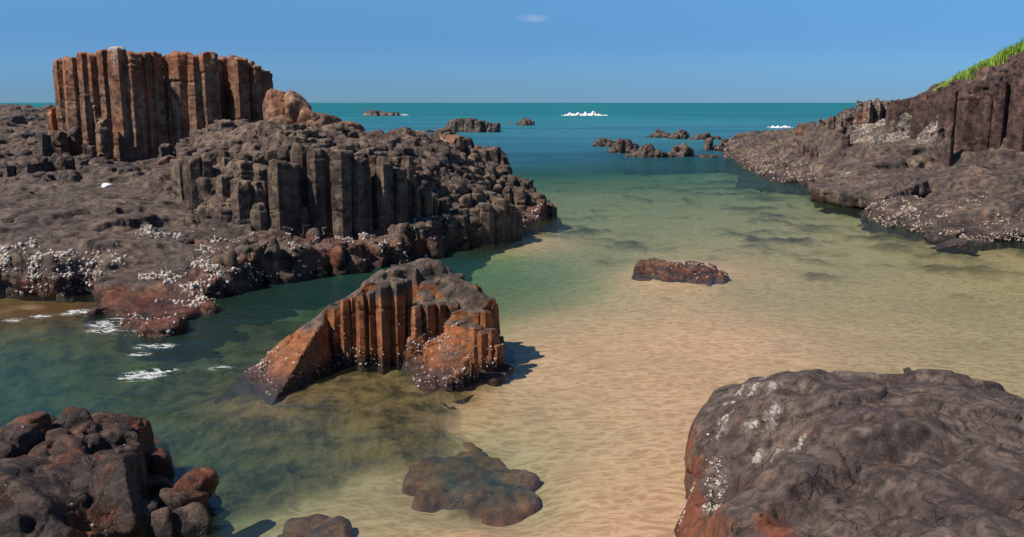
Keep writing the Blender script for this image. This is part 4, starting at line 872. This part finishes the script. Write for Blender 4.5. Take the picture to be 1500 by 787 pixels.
for y_off, t_off in ((0, 0), (.5, -8)):
    px = 1312
    while px < 1640:
        w_ = _r.uniform(11, 24)*(1+(px-1312)/500); f_ = (px-1312)/188
        yy = np.interp(px, [1312,1360,1400,1450,1500,1640], [36.9,34.2,32.0,31.2,30.8,29.8]); tp = np.interp(px, [1312,1350,1380,1430,1460,1500,1640], [150,140,132,123,113,102,55]); ft = np.interp(px, [1312,1360,1400,1640], [188,196,213,208])
        _cl.append((px, px+w_, tp+_r.choice([0, 1, 2, 3, 6, 16 if y_off == 0 else 4])+t_off*.2, ft, yy-1.15+y_off+_r.uniform(0, .6))); px += w_*.75
_nc = len(_cl)
_cl += [(1256,1270,150,182,38.2),(1268,1284,147,184,38),(1282,1297,148,184,38.2),(1295,1312,152,186,38.4),(1235,1258,166,200,38.5),(1228,1240,175,205,38),(1170,1186,184,215,43),(1184,1200,182,216,42.5),(1200,1214,176,222,41),(1214,1228,172,226,39.5),
 (1176,1190,216,238,36.5),(1188,1203,214,238,36),(1232,1248,200,226,35.5),(1376,1392,190,214,30.5),(1390,1402,188,215,30.2)]
hcols = traced(head, _cl[:_nc], M_CLIFF, dict(rust=.15, red=.2, pale=.06, wet=0.0), 900, am=1.3, dz=.07, widen=1.3, ratio=1.1, under=.8, rvar=20)
hcols = traced(head, _cl[_nc:], M_FAR, dict(rust=lambda co, no: .22+.25*sst(36.5, 38, co[:, 1]), red=lambda co, no: .5*(co[:, 1] < 37), pale=lambda co, no: .05+.45*sst(36.8, 37.8, co[:, 1])*sst(39.6, 38.8, co[:, 1]), wet=0.0), 600, am=1.3, dz=.07, widen=1.15, ratio=1.2, under=.8, rvar=25)
barnacles(head, [hb], lambda co, no: sst(.9, .3, co[:, 2])*sst(30, 33, co[:, 1])*(.15+pn_(co, 1.2)), 2600, .02, .055, 12, mat=M_BARN2)
# tilted slab and barnacled ledge at its foot
def slab(parent, corners, thick, name, mat, attrs, voxel, seed):
    """a tilted plate: corners of its upper face, then its thickness"""
    n = 40; A_, B_, C_, D_ = [np.array(q) for q in corners]; V = []; 
    nrm = np.cross(B_-A_, D_-A_); nrm /= np.linalg.norm(nrm); nrm *= np.sign(nrm[2]); A_, B_, C_, D_ = [q+np.array([0, 0, .06]) for q in (A_, B_, C_, D_)]
    u_ = np.linspace(0, 1, n)
    X = np.array([[(A_*(1-s)+B_*s)*(1-t)+(D_*(1-s)+C_*s)*t for s in u_] for t in u_]).reshape(-1, 3)
    idx = np.arange(n*n).reshape(n, n); F = np.stack([idx[:-1, :-1], idx[:-1, 1:], idx[1:, 1:], idx[1:, :-1]], -1).reshape(-1, 4)
    b2 = X-nrm*thick; ring = np.concatenate([idx[0, :], idx[1:, -1], idx[-1, -2::-1], idx[-2:0:-1, 0]]); r2 = np.roll(ring, -1)
    F = np.concatenate([F, F[:, ::-1]+n*n, np.stack([r2, ring, ring+n*n, r2+n*n], 1)])
    return make_rock(name, mat, parent, np.concatenate([X, b2]), F, voxel, d1=.06, s1=1.1, d2=.03, s2=4, attrs=attrs, seed=seed, strat=.03, zcut=-2)
sl = thing('tilted_slab', 'flat slab of rock tilted over the water with a dark gap beneath it', 'rock slab')
slab(sl, [W(1186, 279, 27.3), W(1290, 294, 24.2), W(1362, 266, 25.2), W(1250, 243, 29.5)], .38, 'rock_body', M_FAR, A4(rust=lambda co, no: .2+.4*sst(.5, .1, co[:, 2])*sst(10.5, 9, co[:, 0]), pale=lambda co, no: .15+.4*around_xy([W(1215, 272, 28), W(1240, 262, 28.3), W(1230, 275, 27), W(1275, 270, 26.3), W(1260, 276, 26.3)], .5)(co)), .045, 131)
lg_foot = [G(1262, 316), G(1290, 328), G(1350, 343), G(1420, 353), G(1500, 355), G(1620, 358), G(1650, 335), G(1500, 325), G(1280, 305)]
lg_foot = [np.array([p[0], p[1], 0]) for p in lg_foot]
ctrl = [W(*q) for q in [(1270,305,24),(1300,302,23.5),(1350,300,22.8),(1420,300,22),(1480,306,21.3),(1500,308,21),(1600,310,20.5),(1350,306,22),(1300,318,23),(1380,320,21.3),(1450,325,20.6),(1500,322,20.4)]]
ledge, lb = quick_rock('barnacled_ledge', 'low rounded ledge crusted with barnacles at the waterline under the tilted slab', 'rock ledge', lg_foot, ctrl, M_ROCK, .035, .04, .4, 141, A4(rust=lambda co, no: .3+0*co[:, 0], red=lambda co, no: .3+0*co[:, 0]), jit=.08, edge_noise=.2, rough=.06)
barnacles(ledge, [lb], lambda co, no: (.12+pn_(co, 2))*(no[:, 2] < .93), 4200, .011, .034, 13, mat=M_BARN2)
for k_, (px, py, z, r, lab) in enumerate([(1492,340,.15,.35,'dark rounded rock at the right edge against the barnacled ledge'),(1405,362,-.02,.3,'dark rock just breaking the water in front of the barnacled ledge'),(1375,352,.0,.22,'small dark rock touching the foot of the barnacled ledge')]):
    stone('rock', lab, 'rock', G(px, py, z), (r*1.3, r, r), 150+k_, M_NEAR, 'dark rocks by the barnacled ledge', rust=.05, flat=.6)
# grass on the cliff top
rng = np.random.default_rng(5); co = get_co(hb.data); no = get_no(hb.data)
edge = Surf([(*W(q[0], q[1], q[2])[:2], 0) for q in [(1380,132,34.8),(1500,100,31)]])
A0, B0 = W(1368, 134, 34.6)[:2], W(1620, 60, 29.9)[:2]
e = (B0-A0)/np.linalg.norm(B0-A0); nn = np.array([-e[1], e[0]]); s_ = (co[:, :2]-A0)@e; q_ = (co[:, :2]-A0)@nn
if nn[1] < 0: q_ = -q_
cand = np.where((s_ > 0) & (s_ < 14) & (q_ > -.05+.3*vnoise(np.column_stack([s_, 0*s_, 0*s_])*.9, 3)) & (q_ < 7) & (co[:, 2] > 3.2))[0]
nb = 95000
kk = rng.choice(cand, nb); C = co[kk]+rng.normal(0, .05, (nb, 3)); s2 = s_[kk]
hh = (.14+.34*sst(1, 6, s2))*(.5+.8*rng.random(nb))*(0.7+.6*np.clip(.5+fbm(C, .8, 2, 2), 0, 1)); a = rng.random(nb)*2*np.pi; wd_ = .008+.008*rng.random(nb)
dx = np.stack([np.cos(a), np.sin(a), 0*a], 1)*wd_[:, None]; ln_ = rng.normal(0, .4, (nb, 3)); ln_[:, 2] = 1
tipv = C+ln_*hh[:, None]; midv = C+(ln_*[.35, .35, 1])*(hh*.55)[:, None]; C[:, 2] -= .06
V = np.stack([C-dx, C+dx, midv+dx*.8, midv-dx*.8, tipv+dx*.12, tipv-dx*.12], 1).reshape(-1, 3)
F = np.array([[0, 1, 2, 3], [3, 2, 4, 5]])[None]+(np.arange(nb)*6)[:, None, None]
gr = link('grass', new_mesh('grass', V, F.reshape(-1, 4)), M_GRASS); tag(gr, 'bright green grass growing along the top of the right cliff', 'grass', kind='stuff')

# ------------------------------------------------------------------ rocks out at sea
def sea_rock(label, xl, xr, tops, pyb, seed, rust=.2, pale=.1, group='rocks standing out at sea', barn=0, thick=.5):
    y0 = G((xl+xr)/2, pyb)[1]; x0 = G(xl, pyb)[0]; x1 = G(xr, pyb)[0]; w = x1-x0; dpt = max(w*thick, 1.0); res = max(.05, y0/1300*1.1)
    n = 14; th = np.arange(n)/n*2*math.pi
    foot = [np.array([(x0+x1)/2+w/2*math.cos(t_), y0+dpt/2+dpt/2*math.sin(t_), 0]) for t_ in th]
    ct = []
    for i, py in enumerate(tops):
        fx = (i+.5)/len(tops); px = xl+(xr-xl)*fx
        for f_ in (.3, .6): q = W(px, py, y0+dpt*f_); ct.append(np.array([q[0], q[1], max(q[2], .05)]))
    root, ob = quick_rock('sea_rock', label, 'rock', foot, ct, M_FAR, res, res*1.1, max(.4, res*5), seed, A4(rust=lambda co, no: rust+0*co[:, 0], pale=lambda co, no: pale+.35*sst(1.0, .3, co[:, 2]/max(.3, (pyb-min(tops))/FPX*y0)), wet=lambda co, no: sst(.25, .05, co[:, 2])),
        group=group, jit=.12*w/8+.05, rough=.08, edge_noise=.15*min(w, 4), colw=lambda X, Y, s: .75+0*X, pad=1.2, zb=-1.2, drop=4)
    return root
sea_rock('low pale rock farthest out at sea with surf at its right end', 527, 583, [166,162,162,164,165,165], 170, 201, pale=.25)
sea_rock('long rounded dark topped rock beyond the left outcrop with pale base', 648, 734, [180,175,174,174,177,180,181], 194, 202, rust=.3, pale=.12)
sea_rock('small domed rock right of the long rounded sea rock', 757, 786, [178,173,174,179], 184, 203, rust=.4)
sea_rock('tiny pale rock beside the small domed sea rock', 743, 751, [178,178], 181, 204, pale=.3)
sea_rock('tiny dark rock barely above the sea near the left outcrop', 622, 636, [190,191], 194, 205)
G2 = 'reef rocks across the mouth of the bay'
sea_rock('leftmost jagged brown rock of the reef across the bay mouth', 868, 908, [205,202,205,208], 215, 211, group=G2, rust=.4)
sea_rock('tall twin peaked brown reef rock right of the leftmost one', 895, 938, [212,205,203,208,214], 225, 212, group=G2, rust=.4)
sea_rock('low reef rock with a narrow peak in the middle of the near row', 925, 985, [224,216,210,220,223,222], 231, 213, group=G2, rust=.35)
sea_rock('stepped reef rock at the right end of the near row', 980, 1016, [219,212,211,216], 230, 214, group=G2, rust=.4)
sea_rock('rugged rock at the left of the farther reef row', 950, 985, [196,190,191,194], 202, 215, group=G2)
sea_rock('pale topped rock in the middle of the farther reef row', 982, 1012, [194,190,190,195], 204, 216, group=G2, rust=.4)
sea_rock('flat dark rock at the right of the farther reef row', 1010, 1060, [201,197,196,200,202], 205, 217, group=G2)
sea_rock('upright brown rock just left of the headland tip', 1032, 1048, [203,203], 221, 218, group=G2, rust=.4)
sea_rock('small rock touching the headland tip', 1046, 1068, [214,210,213], 221, 219, group=G2)
sea_rock('small dark rock awash below the upright brown rock', 1022, 1062, [228,226,227,229], 231, 220, group=G2)

# ------------------------------------------------------------------ foam and breaking waves
m, t = nt('sea_foam'); b = B(t); pos = b.n('ShaderNodeNewGeometry').outputs['Position']
df = b.n('ShaderNodeBsdfDiffuse'); df.inputs[0].default_value = (.85, .87, .88, 1); trn = b.n('ShaderNodeBsdfTransparent')
k1 = b.noise(pos, 3.2, 7, .72, (1, 1.8, 1), .5); k2 = b.math('ABSOLUTE', b.math('SUBTRACT', k1, .5)); fm = b.math('MULTIPLY', b.ramp(b.math('SUBTRACT', k2, b.math('MULTIPLY', b.attr('foam'), .022)), 0.0, .018, 1, 0), b.ramp(b.attr('foam'), .1, .7, 0, .7))
mx = b.n('ShaderNodeMixShader'); b.l(fm, mx.inputs[0]); b.l(trn.outputs[0], mx.inputs[1]); b.l(df.outputs[0], mx.inputs[2]); o = b.n('ShaderNodeOutputMaterial'); b.l(mx.outputs[0], o.inputs[0]); M_FOAM = m
def foam_patch(pxs, label):
    P = np.array([G(a_, b_)[:2] for a_, b_, r_ in pxs]); Rr = np.array([r_ for *_, r_ in pxs])
    x0, y0 = P.min(0)-.8; x1, y1 = P.max(0)+.8; X, Y = np.meshgrid(np.arange(x0, x1, .03), np.arange(y0, y1, .03))
    f = np.max([np.exp(-(((X-p[0])/r_)**2+((Y-p[1])/(r_*.8))**2)) for p, r_ in zip(P, Rr)], 0)
    idx = np.arange(X.size).reshape(X.shape); F = np.stack([idx[:-1, :-1], idx[:-1, 1:], idx[1:, 1:], idx[1:, :-1]], -1).reshape(-1, 4)
    keep = (f.ravel()[F] > .08).any(1)
    me = new_mesh('sea_foam', np.column_stack([X.ravel(), Y.ravel(), np.full(X.size, .006)]), F[keep]); attr(me, 'foam', f.ravel())
    tag(link('sea_foam', me, M_FOAM), label, 'foam', kind='stuff')
foam_patch([(160,475,.28),(175,470,.22),(150,485,.2),(130,458,.2),(115,456,.16),(212,550,.24),(190,555,.16),(235,545,.18),(215,508,.15),(205,520,.12),(322,540,.12),(60,464,.15),(20,470,.14),(240,508,.14),(185,488,.16),(100,460,.14)], 'thin white foam swirling on dark water before the shelf')
def breaker(px0, px1, py, hgt_px, label, seed):
    y0 = G(px0, py)[1]; xa, xb = G(px0, py)[0], G(px1, py)[0]; n = 160; rng = np.random.default_rng(seed)
    u_ = np.linspace(0, 1, n); v_ = np.linspace(0, 1, 24); U, Vv = np.meshgrid(u_, v_)
    hmax = hgt_px/FPX*y0
    P = np.column_stack([U.ravel()*9, Vv.ravel()*2, 0*U.ravel()])
    env = np.sin(np.pi*U)**.6*(.35+.9*np.clip(.3+fbm(P*[1, 0, 1], .9, 3, seed).reshape(U.shape), 0, 1))
    Z = hmax*env*np.sin(np.pi*Vv)**.7*(.85+.22*fbm(P, 3, 3, seed+1).reshape(U.shape))
    X = xa+(xb-xa)*U; Y = y0+Vv*max(1.5, hmax*3)+.8*fbm(P, 1, 2, seed+2).reshape(U.shape)
    idx = np.arange(X.size).reshape(X.shape); F = np.stack([idx[:-1, :-1], idx[:-1, 1:], idx[1:, 1:], idx[1:, :-1]], -1).reshape(-1, 4)
    me = new_mesh('breaking_wave', np.column_stack([X.ravel(), Y.ravel(), Z.ravel()-.05]), F); smooth(me)
    tag(link('breaking_wave', me, M_WHITE), label, 'wave', 'white breaking waves')
breaker(822, 892, 169.5, 7, 'widest white breaker splashing alone in the open sea', 1)
breaker(580, 600, 169, 3.5, 'small white surf at the right end of the farthest sea rock', 2)
breaker(1125, 1168, 187.5, 4.5, 'white surf breaking behind the tip of the headland', 3)
breaker(733, 742, 193.5, 2.0, 'tiny white splash at the right end of the long sea rock', 4)
